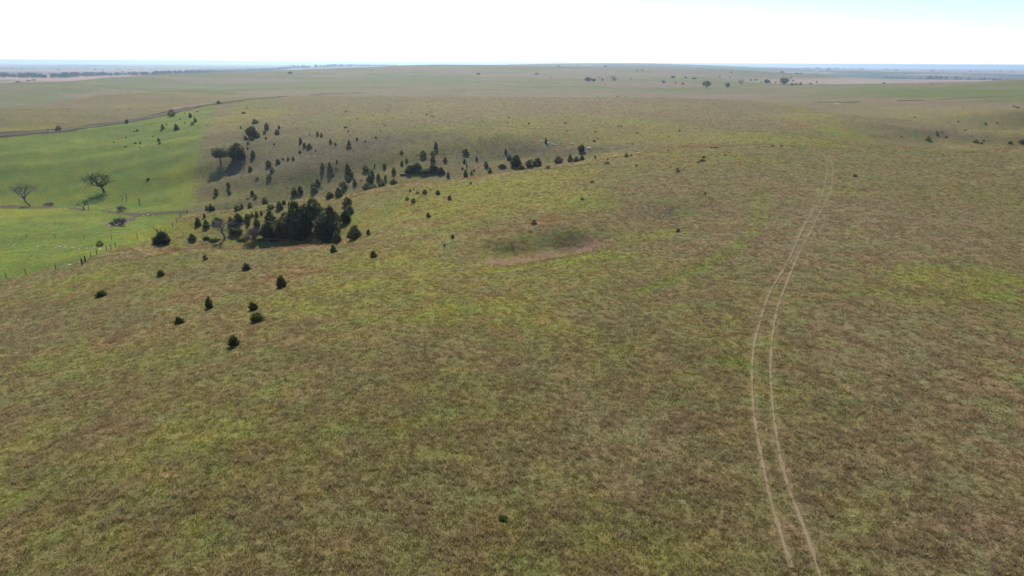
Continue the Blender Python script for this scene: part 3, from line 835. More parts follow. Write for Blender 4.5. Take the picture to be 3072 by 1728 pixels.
put(R5,'C',1640,810,650,190,"dense cone shaped cedar standing alone at the left end of the crest", back=4.0, variant=0)
put(R5,'b',1008,800,745,62,"round cedar bush beside the fence above the green valley")
plant('b', 1511, 1557, 1550, 30, 0.0, "single low dark green bush in the bottom foreground grass", 3)
for x, b, t, w, l in [
 (1675,1395,1320,80,"small cedar nearest the camera side of the crest, below two cedars"),
 (2080,1445,1385,85,"solitary small cedar to the right on the open grass slope below the crest"),
 (1890,1260,1125,165,"broad triangular dark cedar alone right of the big cedar clump"),
 (2033,1225,1165,50,"small cedar immediately right of the broad triangular cedar"),
 (1605,1310,1195,95,"left one of two cedars in front of the big clump's right end"),
 (1715,1300,1180,110,"right one of two cedars in front of the big clump's right end")]:
    put(R6, 'c', x, b, t, w, l)
# the big clump in the draw behind the crest
for i, (x, b, t, w) in enumerate([(1300,1300,880,260),(1400,1310,925,270),(1490,1300,850,290),(1590,1300,865,270),(1655,1290,930,220),(1240,1305,985,200),(1440,1300,960,280),(1540,1305,930,270)]):
    put(R6, 'C', x, b, t, w, "tall dark cedar in the big clump in the draw, %s from left" % ["second", "fourth", "sixth", "eighth", "ninth", "leftmost", "fifth", "seventh"][i] if i != 5 else "leftmost tall dark cedar of the big clump in the draw", back=4 + 2.2 * (i % 4) + (5 if i > 5 else 0), variant=i % 4)
for x, b, t, w, l, bk, vr in [(1345,1310,985,250,"low broad cedar at the front of the big clump, left half",3,3), (1625,1305,985,250,"low broad cedar at the front of the big clump, right half",3,1), (1180,1312,1060,190,"low broad cedar joining the big clump to the left thicket",4,2), (1450,1312,1030,280,"widest low cedar at the front centre of the big clump",2,3)]:
    put(R6, 'C', x, b, t, w, l, bk, variant=vr)
put(R6,'C',1700,1180,985,150,"shorter dark cedar on the uphill right flank of the big clump", variant=2)
for x, b, t, w, k, l, bk in [
 (1815,920,840,110,'c',"upper cedar of three climbing the slope right of the big clump",0),
 (1845,1005,920,85,'c',"middle cedar of three climbing the slope right of the big clump",0),
 (1800,1095,975,130,'C',"large lower cedar of three climbing the slope right of the big clump",0),
 (1640,865,790,95,'c',"cedar behind the top right of the big clump at the crest",2),
 (1045,1325,1080,170,'C',"medium dark cedar left of the big clump beside a grey bare shrub",5),
 (1170,1290,1050,150,'C',"dark cedar wedged between the grey bare shrub and the big clump",9),
 (700,1310,1150,140,'C',"dark cedar between the two purplish bare shrubs in the draw",6),
 (530,1260,1045,110,'c',"dark pointed cedar behind the tall bare tree in the draw",11),
 (600,1320,1050,210,'d',"tall grey leafless tree at the left of the draw thicket",4),
 (690,1290,1080,190,'s',"round purplish bare shrub right of the tall leafless tree",10),
 (890,1322,1130,200,'s',"purplish grey bare shrub in the middle of the draw thicket",3),
 (790,1260,1090,90,'o',"olive leafy shrub behind the purplish bare shrubs",12),
 (410,1325,1238,70,'c',"small dark cedar at the left end of the draw thicket",4),
 (480,1335,1270,160,'o',"low olive shrub spreading at the left foot of the draw thicket",4),
 (260,1290,1212,85,'c',"bushy cedar with dead branches left of the draw thicket",1),
 (330,1340,1275,150,'f',"tangle of grey dead branches below the draw thicket's left end",3),
 (780,1330,1268,160,'o',"low yellowish olive shrub at the foot of the draw thicket",4),
 (1215,1325,1215,200,'o',"pale olive shrub at the front foot of the big cedar clump",5),
 (600,1335,1285,110,'o',"low olive shrub at the foot of the tall leafless tree",3),
 (1080,1335,1270,120,'o',"low olive shrub at the foot of the medium dark cedar",3),
 (960,1335,1265,130,'o',"low dark olive shrub below the purplish grey bare shrub",4)]:
    put(R6, k, x, b, t, w, l, bk)
# spur behind the draw
for x, b, t, w, k in [(378,1048,1002,30,'c'),(312,1125,1045,75,'c'),(400,1148,1070,75,'c'),(955,1020,975,30,'c'),(905,1045,975,50,'c'),(862,1040,1000,35,'c'),
 (1042,1072,980,100,'c'),(815,1075,1010,70,'c'),(720,1100,1005,110,'c'),(650,1110,1040,70,'c'),(912,1135,1055,75,'c'),(820,1122,1070,50,'c')]:
    put(R6, k, x, b, t, w)
# valley bottom and far slope
put(R6,'u',545,508,340,175,"flat topped dark tree with bare trunk beside the fence line", variant=0)
put(R6,'C',725,462,295,165,"large broad dark cedar right of the flat topped tree", variant=1)
put(R6,'C',865,242,125,120,"large dark cedar upslope above the flat topped tree", variant=3)
put(R6,'d',785,552,462,80,"small grey leafless tree below the large broad cedar", variant=0)
put(R6,'f',735,610,562,150,"grey fallen brush pile on the far slope beside a small cedar", variant=0)
put(R6,'f',630,972,872,120,"pale fallen dead tree in the valley bottom among small cedars", variant=1)
put(R6,'s',820,862,845,42,"faint grey bare bush on the lower far slope")
for (x, b, t, w) in [(885,105,58,65),(745,155,130,20),(920,245,195,45),(858,277,230,55),(793,265,222,35),(822,308,280,30),(1008,165,92,55),(983,205,172,35),(1113,215,160,60),(1132,155,115,25),
 (1000,262,235,25),(868,440,365,55),(815,360,335,25),(838,584,530,50),(1025,535,470,65),(1120,510,455,55),(1062,588,540,55),(1172,470,445,20),(1222,475,440,30),(1275,478,430,35),(1082,318,300,18),
 (910,662,635,35),(1023,658,618,50),(1345,300,240,40),(1387,340,290,38),(1435,355,302,55),(1342,400,368,28),(1498,380,362,15),(1518,222,178,30),(1558,232,195,28),(1437,222,198,12),
 (1650,300,252,28),(1698,325,290,20),(1836,320,268,45),(1836,354,318,55),(1915,272,238,28),(1998,290,272,18),(1830,185,168,18),(1800,148,128,38),(2105,250,228,22),(2365,402,370,35),
 (1567,560,495,48),(1642,578,492,55),(1705,560,535,15),(1712,490,465,22),(1675,620,600,30),(1828,610,505,80),(1860,642,585,50),(1832,690,640,48),(1790,750,680,95),
 (2003,575,518,65),(2092,530,508,20),(2190,550,500,38),(2285,600,540,50),(2060,650,565,75),(2045,692,610,85),(2130,670,598,45),(2200,672,618,38),(2160,725,660,75),(1893,715,655,40),(1958,680,660,12),
 (2367,520,472,40),(2413,492,450,32),(2285,715,660,85),(2012,770,705,130),(2095,740,715,35),(1520,718,655,60),(1480,760,690,75),(1492,792,735,75),(1285,825,740,75),(1350,805,725,60),(1560,760,748,25),
 (625,745,692,45),(497,820,752,50),(628,815,765,42),(862,818,770,45),(892,850,815,38),(988,915,842,72),(405,982,925,42),(445,982,905,52),(474,978,930,38),
 (715,975,925,65),(758,960,905,38),(838,950,893,60),(1045,955,918,75),(1140,960,880,80),(1180,918,868,45),(1235,922,885,32),(1730,838,745,80),(1775,815,755,40)]:
    ratio = (b - t) / w
    put(R6, 'c' if ratio > .95 else 'b', x, b, t, w)
for (x, b, t, w, bk) in [(40,690,620,75,8),(100,690,520,105,10),(175,690,498,125,12),(260,685,555,120,10),(345,680,512,125,13),(415,670,545,90,9)]:
    put(R7, 'C', x, b, t, w, None, bk)
for (x, b, t, w) in [(485,645,585,40),(358,355,285,50),(230,428,372,70),(328,418,375,52),(330,488,430,58),(20,405,368,32),(65,495,448,32),(22,520,470,40),
 (452,485,435,45),(668,412,355,72),(648,500,455,38),(672,540,500,20),(628,560,538,28),(665,635,560,58),(720,615,578,28),(742,582,560,22),(772,475,430,28),(775,392,375,18),
 (868,540,480,52),(905,600,545,40),(1065,400,350,32),(1467,300,240,28),(1485,560,520,45),(1965,448,420,28),(2080,512,485,55),(2280,440,400,50),(2330,432,410,25),(2090,468,448,18),(2170,450,440,25),
 (2380,530,510,25),(1955,285,262,28),(1990,262,245,12),(2340,312,300,20),(265,20,0,18),(323,35,20,15),(342,38,28,10),(1085,98,85,18),(1294,108,92,25),(1662,105,88,25),(1684,182,168,15),(1966,188,175,22),
 (2193,135,122,22),(2225,135,122,22),(2385,202,190,22),
 (712,712,685,25),(245,810,765,52),(175,808,785,32),(380,815,768,48),(500,870,825,42),(72,872,840,42),(132,895,850,48),(100,788,765,28),(135,770,755,20),
 (290,1045,998,50),(1345,1118,1070,60),(530,1258,1215,40),(1932,700,675,45),(1835,870,845,40),(445,1340,1310,28)]:
    put(R7, 'c' if (b - t) / w > .95 else 'b', x, b, t, w)
put(R7,'C',1825,387,312,68,"dark round topped cedar beside white rocks high on the far slope", variant=3)
for (x, b, t, w, k, l) in [(1030,585,510,90,'c',None),(1100,500,418,60,'c',None),(1165,575,420,130,'C',None),(1225,580,525,80,'c',None),(1310,565,465,140,'o',None),(1385,550,450,120,'o',None),
 (1590,515,430,110,'o',None),(1710,505,410,65,'c',None),(1770,500,430,80,'c',None),(1830,480,415,60,'c',None)]:
    put(R7, k, x, b, t, w, l, 6)
for (x, b, t, w) in [(782,592,570,42),(780,567,548,38),(1030,482,460,60),(985,495,480,35),(1045,450,428,38),(1258,428,410,28),(1165,350,335,52),(1120,350,335,25),(1740,332,315,32),(1828,332,318,30),
 (800,180,162,22),(955,162,152,12),(828,342,330,20),(683,382,365,18),(2562,637,610,42),(782,1195,1155,48),(1970,110,100,8),(1057,815,790,20)]:
    put(R8, 'b', x, b, t, w)
# left pasture
for (x, b, t, w) in [(1728,665,600,75),(1275,735,695,42),(588,802,762,55),(2205,540,505,45),(1913,680,632,42),(1965,725,675,32),(1935,752,720,38),(1638,795,745,35),(1775,805,740,60),(1600,918,882,34),(1607,942,922,30),
 (1382,815,798,28),(1352,822,810,18),(1675,752,740,18),(1410,940,922,28),(1362,942,925,30),(1267,885,872,18),(1540,872,860,22),(1262,978,965,25),(1147,932,922,16),(1860,738,725,14),(1812,700,690,20),(1987,625,612,15),
 (1858,640,628,10),(1405,982,973,14),(1695,988,978,12),(1493,1308,1288,38),(2450,640,622,42),(2485,590,578,14),(2425,795,765,20)]:
    put(R1, 'c' if (b - t) / w > .95 else 'b', x, b, t, w)
put(R1,'d',480,825,785,45,"faint bare tree beside the road at far left", variant=0)
put(R1,'g',1055,1432,1232,250,"broad leafy tree leaning left alone in the bright green pasture", variant=0, rot=0.0)
put(R5,'w',310,392,165,300,"leaning grey leafless tree by the creek at the left edge", variant=0, rot=0.0)
put(R5,'x',1268,358,238,60,"taller of two dead snags standing together in the green valley", variant=1, rot=0.4)
put(R5,'x',1238,338,250,40,"shorter of two dead snags standing together in the green valley", variant=0)
put(R5,'x',1415,390,305,90,"small dead forked tree right of the two snags", variant=1)
put(R5,'x',855,438,345,130,"dead tree with one branch slanting left beside the creek", variant=0, rot=0.0)
put(R5,'x',893,438,368,45,"broken dark stump of a dead tree beside the creek", variant=1)
put(R5,'s',1225,445,380,85,"brown leafless bush on the creek bank below the snags")
put(R5,'s',495,392,348,95,"reddish brown bush on the creek bank near the leaning tree")
put(R5,'s',1205,592,492,160,"dark leafless brush over pale stones in the creek gully")
put(R5,'x',1590,700,590,180,"dead tree with bare spreading limbs behind the lone crest cedar", back=0.0, variant=0)
# upland trees far off
for (x, b, t, w, k, l) in [(250,252,228,45,'t',"lone dark tree on the far upland left of the pale tree pairs"),(765,322,268,75,'t',"left tree of the leafy clump of two at centre upland"),(820,322,284,50,'t',"right lower tree of the leafy clump of two at centre upland"),
 (912,315,275,40,'p',"thin pale tree between the two leafy groups at centre upland"),(1030,314,256,110,'p',"sprawling thin crowned tree right of the thin pale tree"),(1525,337,305,40,'t',"small round tree left of the widest upland tree"),
 (1620,287,257,50,'t',None),(1645,342,318,28,'p',None),(1720,350,328,36,'t',None),(1748,285,265,32,'t',None),(1825,292,276,55,'b',None),
 (1958,380,303,90,'t',"widest of the upland trees, round crown on a short trunk"),(2167,380,328,58,'t',"round tree standing alone right of the widest upland tree"),(2305,352,285,55,'p',"tall narrow pale tree on the right upland"),
 (2090,275,262,22,'b',None),(2193,280,265,14,'b',None),(2450,312,290,30,'t',None),(2405,308,295,26,'b',None),(2560,340,292,62,'t',"roundish tree on the right upland beside ruddy brush"),(2505,332,310,22,'s',None),
 (470,165,155,40,'b',None),(660,160,148,25,'b',None),(940,168,155,30,'b',None),(580,160,152,12,'b',None),(387,282,272,12,'b',None),(875,283,275,25,'b',None),(1195,292,284,16,'b',None),(955,285,277,22,'b',None),
 (1260,206,197,30,'b',None),(1310,206,197,30,'b',None),(2210,232,215,16,'b',None),(863,474,465,12,'b',None),(1058,472,462,16,'b',None),(1143,472,464,14,'b',None)]:
    put(R3, k, x, b, t, w, l)
for (x, b, t, w, k, l) in [(160,352,272,105,'t',"largest tall tree at the right end of the upland trees"),(75,340,305,28,'p',None),(230,285,268,16,'b',None),(250,318,298,22,'t',None),(10,330,308,30,'b',None),(240,362,330,38,'t',None),(285,352,332,42,'b',None),
 (325,352,325,26,'b',None),(490,328,312,24,'b',None),(425,345,330,30,'b',None),(140,228,212,45,'b',None),(290,240,230,34,'b',None),(325,240,230,26,'b',None),(485,248,240,14,'b',None),(1165,338,325,30,'b',None),(1650,345,332,10,'b',None),(2240,525,518,10,'b',None),
 (2478,575,562,25,'b',None),(2510,585,568,30,'b',None),(1960,585,578,10,'b',None),(1482,682,670,20,'b',None),(1915,722,710,18,'b',None),(1910,682,675,12,'b',None),(2192,748,730,28,'b',None),(2303,738,725,18,'b',None),
 (1985,812,800,22,'b',None),(1700,835,815,25,'b',None),(1705,862,842,28,'b',None),(1748,828,815,18,'b',None),(1613,912,868,50,'b',None),(1795,882,865,28,'b',None),(2092,934,900,55,'b',None),(2170,915,900,28,'b',None),
 (2150,942,925,28,'b',None),(2437,942,915,40,'b',None),(2550,938,895,58,'b',None),(1342,872,862,20,'b',None),(1053,778,770,10,'b',None),(2380,803,795,14,'b',None)]:
    put(R4, k, x, b, t, w, l)
for (x, b, t, w, l) in [(348,238,218,52,"dark flat bush on the far left skyline ridge"),(2237,248,230,42,"lone dark bush on the far centre upland"),(905,625,612,20,None),(1330,615,605,18,None),(1385,688,680,18,None),(1018,698,684,20,None),(338,660,650,12,None),(1180,660,652,12,None),(1295,763,752,18,None),(1255,818,802,14,None),(2548,682,670,16,None)]:
    put(R2, 'b', x, b, t, w, l)
# small row of bushes seen at far left below the river trees
for (u, b, t, w) in [(54,247,243,14),(86,243,239,12),(101,241.5,237.5,12)]:
    plant('b', u, b, t, w)

# ---- labels for the ones not yet singled out: where they grow, then their order from the left
ZONES = [
 (0,225,330,262,"plain below the left river trees"),
 (300,290,540,345,"green pasture just below the road"), (0,300,520,425,"road edge at left"), (300,345,640,480,"middle of the green pasture"), (0,425,470,640,"green pasture by the creek"),
 (520,290,760,352,"hill shoulder right of the road"),
 (690,345,860,430,"knoll around the large upslope cedar"), (660,430,800,520,"slope beside the flat topped tree"),
 (800,440,935,520,"far slope right of the broad cedar"), (620,520,860,602,"slope above the fallen dead tree"), (570,602,700,650,"valley floor left of the fallen tree"), (700,590,880,632,"valley floor right of the fallen tree"),
 (560,630,840,700,"spur behind the draw thicket"), (860,380,1000,470,"upper far slope left of centre"), (1000,400,1100,450,"upper far slope near its centre"), (880,540,960,600,"lower far slope above the big clump"),
 (935,470,1020,545,"far slope above the big clump"), (1000,540,1110,600,"slope foot behind the big clump"), (960,480,1070,580,"far slope's centre above the crest"), (1070,480,1190,575,"slope left of the crest thicket"),
 (880,320,1150,400,"grassy bench at left"), (1150,320,1460,372,"grassy bench at centre"), (1460,320,1800,412,"grassy bench at right"),
 (1190,530,1350,560,"crest thicket of dark cedars"), (1190,420,1345,500,"far slope above the crest thicket"), (1345,440,1480,530,"far slope right of the crest thicket"),
 (1490,460,1790,525,"crest's right end cedar row"), (1480,400,1700,462,"rocky ledge of the far slope"),
 (1200,540,1420,700,"near slope below the crest thicket"), (1300,650,1700,760,"open near slope"), (1690,440,2000,530,"reddish grass at the crest's right end"), (1760,370,2120,450,"open grass at the valley head"), (2000,520,2200,720,"hollow in the near grass"),
 (1990,320,2450,372,"flat grass at the middle right"), (2290,420,2700,560,"grass near the wheel tracks' top"),
 (2600,395,3072,436,"shaded draw at the right edge"), (2600,365,3072,400,"ridge slope at the right edge"), (2600,300,3072,365,"far slope at the right edge"),
 (1500,185,1850,215,"skyline at centre"), (1500,215,1900,245,"far centre upland"), (1900,205,2210,262,"upland around the widest tree"), (2210,205,2330,262,"upland around the tall narrow tree"), (2330,215,2500,262,"upland tree line at right"), (2300,180,2700,225,"far plain at right"), (2500,240,3072,300,"right upland"),
 (1500,285,1900,300,"fenced skyline crest at centre"), (0,0,3072,1728,"open grassland"),
]
ORD = ["leftmost","second from left","third from left","fourth from left","fifth from left","sixth from left","seventh from left","eighth from left","ninth from left","tenth from left","eleventh from left","twelfth from left","thirteenth from left","fourteenth from left","fifteenth from left","sixteenth from left","seventeenth from left","eighteenth from left","nineteenth from left","twentieth from left"]
zones = {}
for q in PLANTS:
    if q['label']: continue
    for i, (u0, v0, u1, v1, ph) in enumerate(ZONES):
        if u0 <= q['u'] <= u1 and v0 <= q['v'] <= v1:
            zones.setdefault(i, []).append(q); break
WORD = {'C': 'dark cedar', 'c': 'pointed dark cedar', 'b': 'dark bush', 'y': 'cedar bush', 'o': 'olive green shrub', 't': 'leafy tree', 'p': 'thin crowned tree', 's': 'leafless brown shrub', 'd': 'bare tree'}
for i, lst in zones.items():
    lst.sort(key=lambda q: q['u'])
    ph = ZONES[i][4]
    for k, q in enumerate(lst):
        sz = 'tiny' if q['h'] < 1.0 else ('small' if q['h'] < 2.6 else ('medium' if q['h'] < 5 else 'tall'))
        w = WORD[q['kind']]
        if len(lst) == 1: lab = "lone %s %s on the %s" % (sz, w, ph)
        else: lab = "%s %s, %s on the %s" % (sz, w, ORD[min(k, 19)], ph)
        if len(lab.split()) > 16: print("long label", lab)
        q['o']['label'] = lab
        q['o']['group'] = "plants on the " + ph
for i, lst in zones.items():
    print("zone", ZONES[i][4], len(lst))
# ------------------------------------------------------------------ limestone
def rock_mesh(seed):
    rnd = random.Random(seed); bm = bmesh.new()
    bmesh.ops.create_icosphere(bm, subdivisions=1, radius=0.5)
    for v in bm.verts:
        v.co *= rnd.uniform(.78, 1.18); v.co.z *= .55
        v.co.x += .1 * math.floor(v.co.z * 5) * .3
    me = bpy.data.meshes.new("stone"); bm.to_mesh(me); bm.free(); me.materials.append(M_STONE); return me
ROCKS = [rock_mesh(s) for s in range(6)]
rock_rnd = random.Random(5)
STONES = []; STONE_LAB = []
ROCK_LABEL = {
 (1905,355): "largest white slab right of the round topped cedar on the ledge", (1535,315): "white slab just below the slim upright cedar on the ledge",
 (1422,285): "white rock left of the slim upright cedar on the ledge", (1690,352): "lone white rock left of the round topped cedar on the ledge",
 (635,1030): "long pale slab lowest in the rubble of the grassy hollow", (530,1003): "pale rock set apart left of the hollow's rubble",
 (2090,938): "largest pale slab right of the big cedar clump", (2445,1133): "lone pale stone on the open slope right of the triangular cedar",
 (1985,425): "flat pale stone left of the tallest young cedar on the near slope", (700,990): "white stone just left of the thick corner post",
 (1650,688): "pale boulder behind the lone cone shaped crest cedar", (530,917): "single white stone in the pasture left of the corner post",
 (140,795): "white stone farthest left on the pasture ledge", (1100,598): "pale stone at the left end of the creek gully brush"}
def stone(reg, x, y, w):
    STONES.append((reg[0] + x / Z, reg[1] + y / Z, w / Z)); STONE_LAB.append(ROCK_LABEL.get((x, y)))
for x, y, w in [(1422,285,22),(1495,302,24),(1535,315,26),(1560,322,22),(1610,300,20),(1690,352,20),(1735,312,26),(1762,298,14),(1905,355,38),(1920,372,18),(1155,283,18),(1210,340,14),(1185,355,14),(2055,347,16),(2085,343,14),(2105,347,14),(2325,358,12),(2365,355,14),(590,210,12),(965,262,12),(1010,288,12),(720,440,16),(525,322,12)]:
    stone(R7, x, y, w)
for x, y, w in [(690,905,14),(725,895,12),(760,885,14),(795,905,12),(635,945,14),(650,965,12),(530,1003,14),(512,995,9),(635,1030,36),(675,1022,14),(715,1020,14),(775,985,14),(800,980,12),(740,915,10),(775,905,9),(825,985,9),(770,960,9),(690,1030,10)]:
    stone(R8, x, y, w)
for x, y, w in [(2090,938,35),(2060,948,18),(2180,940,26),(2445,1133,22),(525,1390,16),(1735,940,14)]:
    stone(R6, x, y, w)
for x, y, w in [(140,795,26),(600,812,38),(650,818,38),(730,820,30),(795,828,20),(875,823,22),(945,820,22),(1005,832,26),(380,805,20),(85,790,18),(560,815,16),(530,917,18),(700,990,28),(690,980,14),(470,1000,14),
 (1100,598,34),(1180,588,28),(1255,570,30),(1215,580,20),(1490,485,20),(1540,490,22),(1440,490,16),(1650,688,44),(1665,695,24),(1495,735,22),(1530,745,16),(1935,445,12)]:
    stone(R5, x, y, w)
for x, y, w in [(1985,425,38),(2410,388,16),(2320,380,22),(1030,768,14),(1530,185,16),(855,208,12)]:
    stone(RA, x, y, w)
for _ in range(46):
    stone(R7, rock_rnd.uniform(500, 1450), rock_rnd.uniform(235, 420), rock_rnd.uniform(6, 11))
for _ in range(26):
    stone(R6, rock_rnd.gauss(1980, 70), rock_rnd.gauss(945, 50), rock_rnd.uniform(7, 13))
for _ in range(16):
    stone(R7, rock_rnd.uniform(1550, 2150), rock_rnd.gauss(345, 12), rock_rnd.uniform(6, 12))
STONE_XY = []
def rock_label(u, v, w):
    if u > 1920 and v > 580: return "pale limestone rock in the rubble of the grassy hollow", "rubble in the grassy hollow"
    if u < 320 and v > 730: return "pale limestone rock on the ledge beside the corner fence", "rocks on the fence side ledge"
    if u < 560 and v < 730: return "pale limestone rock in the creek gully of the green valley", "rocks in the creek gully"
    if 1030 < u < 1180 and 580 < v < 680: return "pale limestone rock on the slope right of the big cedar clump", "rocks right of the big cedar clump"
    if v < 480: return "white limestone rock on the stony ledge of the far slope", "rocks on the far slope ledge"
    return "pale limestone rock lying loose in the near slope grass", "loose rocks on the near slope"
for i, (u, v, w) in enumerate(STONES):
    x, y, z = spot(u, v)
    s = (1.25 if v < 480 else 0.9) * w * math.hypot(x, y) / FPX
    STONE_XY.append((x, y, s))
    lab, grp = rock_label(u, v, w)
    lab = STONE_LAB[i] or lab
    o = link("limestone_rock", ROCKS[i % len(ROCKS)], label=lab, category="rock", group=grp)
    o.location = (x, y, z + s * 0.10); o.scale = (s * rock_rnd.uniform(.9, 1.2), s * rock_rnd.uniform(.6, .9), s * rock_rnd.uniform(.7, 1.05))
    o.rotation_euler = (rock_rnd.uniform(-.15, .15), rock_rnd.uniform(-.15, .15), rock_rnd.uniform(0, 6.28))

# ------------------------------------------------------------------ fences
def post_mesh(seed, r, h):
    rnd = random.Random(seed); s = Soup()
    lx, ly = rnd.uniform(-.06, .06), rnd.uniform(-.04, .04)
    s.tube((0, 0, -.3), (lx * .5, ly * .5, h * .5), r * 1.08, r, 7)
    s.tube((lx * .5, ly * .5, h * .5), (lx, ly, h * .97), r, r * .93, 7)
    s.tube((lx, ly, h * .97), (lx, ly, h), r * .93, r * .6, 7)
    return s.mesh("post", M_POST)
POSTS = [post_mesh(s, .075, 1.35) for s in range(4)]
THICK = [post_mesh(20 + s, .15, 1.45) for s in range(2)]
def fence(px, label, thick=(), spacing=None, strands=3, scale=1.0):
    w = [spot(u, v) for u, v in px]
    root = thing("wire_fence", w[0], label, "fence", None)
    base = Vector(w[0]); tops = []
    for i, p in enumerate(w):
        me = (THICK if i in thick else POSTS)[i % 2]
        o = bpy.data.objects.new("post", me); COL.objects.link(o); o.parent = root
        o.location = Vector(p) - base; o.rotation_euler = (0, 0, i * 1.7); o.scale = (scale, scale, scale)
        tops.append(Vector(p) - base)
    s = Soup()
    for k in range(strands):
        zz = scale * (0.4 + 0.38 * k)
        for a, b in zip(tops[:-1], tops[1:]):
            nseg = max(1, int((b - a).length / 8))
            for j in range(nseg):
                q0 = a.lerp(b, j / nseg); q1 = a.lerp(b, (j + 1) / nseg)
                g0 = float(ground_z(q0.x + base.x, q0.y + base.y)) - base.z; g1 = float(ground_z(q1.x + base.x, q1.y + base.y)) - base.z
                s.tube((q0.x, q0.y, g0 + zz), (q1.x, q1.y, g1 + zz), .006, .006, 3)
    o = bpy.data.objects.new("wire", s.mesh("wire", M_WIRE)); COL.objects.link(o); o.parent = root
fence([(-30,846),(20,836),(78,824),(168,811),(245,796)], "wire fence on thin posts running left from the thick corner post")
fence([(246.5,794.5),(257,786),(274,775),(291,764),(320,752),(334,749),(348,743)], "wire fence climbing from the thick corner post to the crest", thick=(0, 1))
fence([(-20,707),(80,712),(166,714),(253,717),(335,718),(413,718),(470,716)], "wire fence crossing the lower green valley on wooden posts")
fence([(497,700),(519,681),(531,668),(543,651),(552,642),(561.5,640)], "wire fence rising through the valley beside the draw thicket")
fence([(563,639),(572,602),(583,560),(590,528),(597,490),(605,450),(613,415),(620,380),(627,345),(640,325)], "thin wire fence dividing bright pasture from the dull far slope", scale=.8)
fence([(768+x/Z,150+y/Z) for x,y in [(240,472),(420,461),(590,452),(712,447),(850,441),(985,438),(1100,435),(1180,434),(1260,434),(1370,434),(1500,435),(1648,437),(1760,439),(1815,441),(1880,442),(1990,445),(2100,448),(2210,452),(2320,455),(2420,459),(2525,461)]] + [(1536+x/Z,150+y/Z) for x,y in [(60,466),(160,468),(240,470),(330,471)]], "long wire fence of dark posts along the distant crest above the road", scale=1.2)

# ------------------------------------------------------------------ pond, its shaded bank strip, brush and weeds
px_, py_, pz_ = spot(2512, 312)
def pond_material():
    mt, ns, ls = new_mat("pond_water"); out = ns.new("ShaderNodeOutputMaterial"); bs = ns.new("ShaderNodeBsdfPrincipled")
    bs.inputs['Base Color'].default_value = (0.05, 0.05, 0.04, 1); bs.inputs['Roughness'].default_value = 0.06
    tc = ns.new("ShaderNodeTexCoord"); f = n_noise(ns, ls, tc.outputs['Object'], 1.5, 3.0)
    bp = ns.new("ShaderNodeBump"); bp.inputs['Strength'].default_value = 0.15; bp.inputs['Distance'].default_value = 0.05
    ls.new(f, bp.inputs['Height']); ls.new(bp.outputs[0], bs.inputs['Normal']); ls.new(bs.outputs[0], out.inputs[0]); return mt
pv = [(0, 0, 0)]; pr = random.Random(4)
for i in range(40):
    a = 2 * math.pi * i / 40; k = 1 + .15 * math.sin(3 * a + 1) + .1 * math.sin(5 * a)
    pv.append((3.5 * k * math.cos(a), 3 * k * math.sin(a), 0))
pme = sheet("pond", pv, [(0, 1 + i, 1 + (i + 1) % 40) for i in range(40)], pond_material())
pond = link("pond", pme, kind="structure")
zs = [float(ground_z(px_ + q[0], py_ + q[1])) for q in pv]
pond.location = (px_, py_, max(zs) + 0.05)
def blade_row(name, px, height, n, spread, label):
    s = Soup(); rnd = random.Random(len(px) + n)
    line = smooth_line(px, 0.5)
    for i in range(n):
        p = line[rnd.randrange(len(line))] + np.array([rnd.gauss(0, spread), rnd.gauss(0, spread)])
        g = float(ground_z(p[0], p[1]))
        spray(s, rnd, (p[0], p[1], g - .05), (rnd.uniform(-.35, .35), rnd.uniform(-.35, .35), 1), height * rnd.uniform(.5, 1.2), height * .2)
    o = link(name, s.mesh(name, M_BLADES), kind="stuff", label=label, category="reeds")
M_BLADES = foliage_material("reeds", (0.065, 0.078, 0.030), (0.10, 0.10, 0.045), 0.3)  # blade colour for brush, weeds and the pond bank's painted shade
blade_row("bank_shade", [(2450,307.5),(2480,307),(2510,307.5),(2545,307.5),(2575,306)], 0.6, 700, 2.2, "dark reeds along the bank of the small pond")  # dark blades added to draw the cut bank in shadow
blade_row("brush_row", [(2696,303),(2720,302.5),(2745,302),(2770,301.5)], 0.7, 260, 1.6, "dark low brush row in the swale right of the pond")
blade_row("weed_patch", [(2200,262),(2220,262)], 0.6, 60, 3, "dark weeds beside the far upland trees")

# ------------------------------------------------------------------ river woods on the far plain (each reads as one mass)
M_FARLEAF = foliage_material("far_woodland_leaves", (0.030, 0.048, 0.020), (0.060, 0.078, 0.030), 0.2, 0.05)
def plan_line(w, step):
    out = []
    for a, b in zip(w[:-1], w[1:]):
        a = np.array(a); b = np.array(b)
        for t in np.linspace(0, 1, max(2, int(np.hypot(*(b - a)) / step)), endpoint=False): out.append(a + (b - a) * t)
    return np.array(out)
def woodland(name, px, hgt, per_km, depth, label, seed):
    rnd = random.Random(seed); s = Soup()
    line = plan_line([at_height(u, v, -35.0) for u, v in px], 12.0)
    seg = np.linalg.norm(np.diff(line, axis=0), axis=1); total = seg.sum()
    n = int(total / 1000 * per_km)
    for i in range(n):
        p = line[rnd.randrange(len(line))] + np.array([rnd.gauss(0, 12), rnd.gauss(0, depth)])
        g = float(ground_z(p[0], p[1]))
        H = hgt * rnd.uniform(.55, 1.15); R = H * rnd.uniform(.42, .62)
        s.tube((p[0], p[1], g - .5), (p[0], p[1], g + H * .5), H * .03, H * .02, 4)
        for k in range(44):
            a = rnd.uniform(0, 6.28); e = rnd.uniform(-.9, 1.4); rr = R * (rnd.random() ** .4)
            c = Vector((p[0] + rr * math.cos(a) * math.cos(e), p[1] + rr * math.sin(a) * math.cos(e), g + H * .55 + rr * .95 * math.sin(e)))
            spray(s, rnd, c, (rnd.uniform(-1, 1), rnd.uniform(-1, 1), rnd.uniform(-.5, 1)), H * .24, H * .1)
    link(name, s.mesh(name, M_FARLEAF), kind="stuff", label=label, category="woodland")
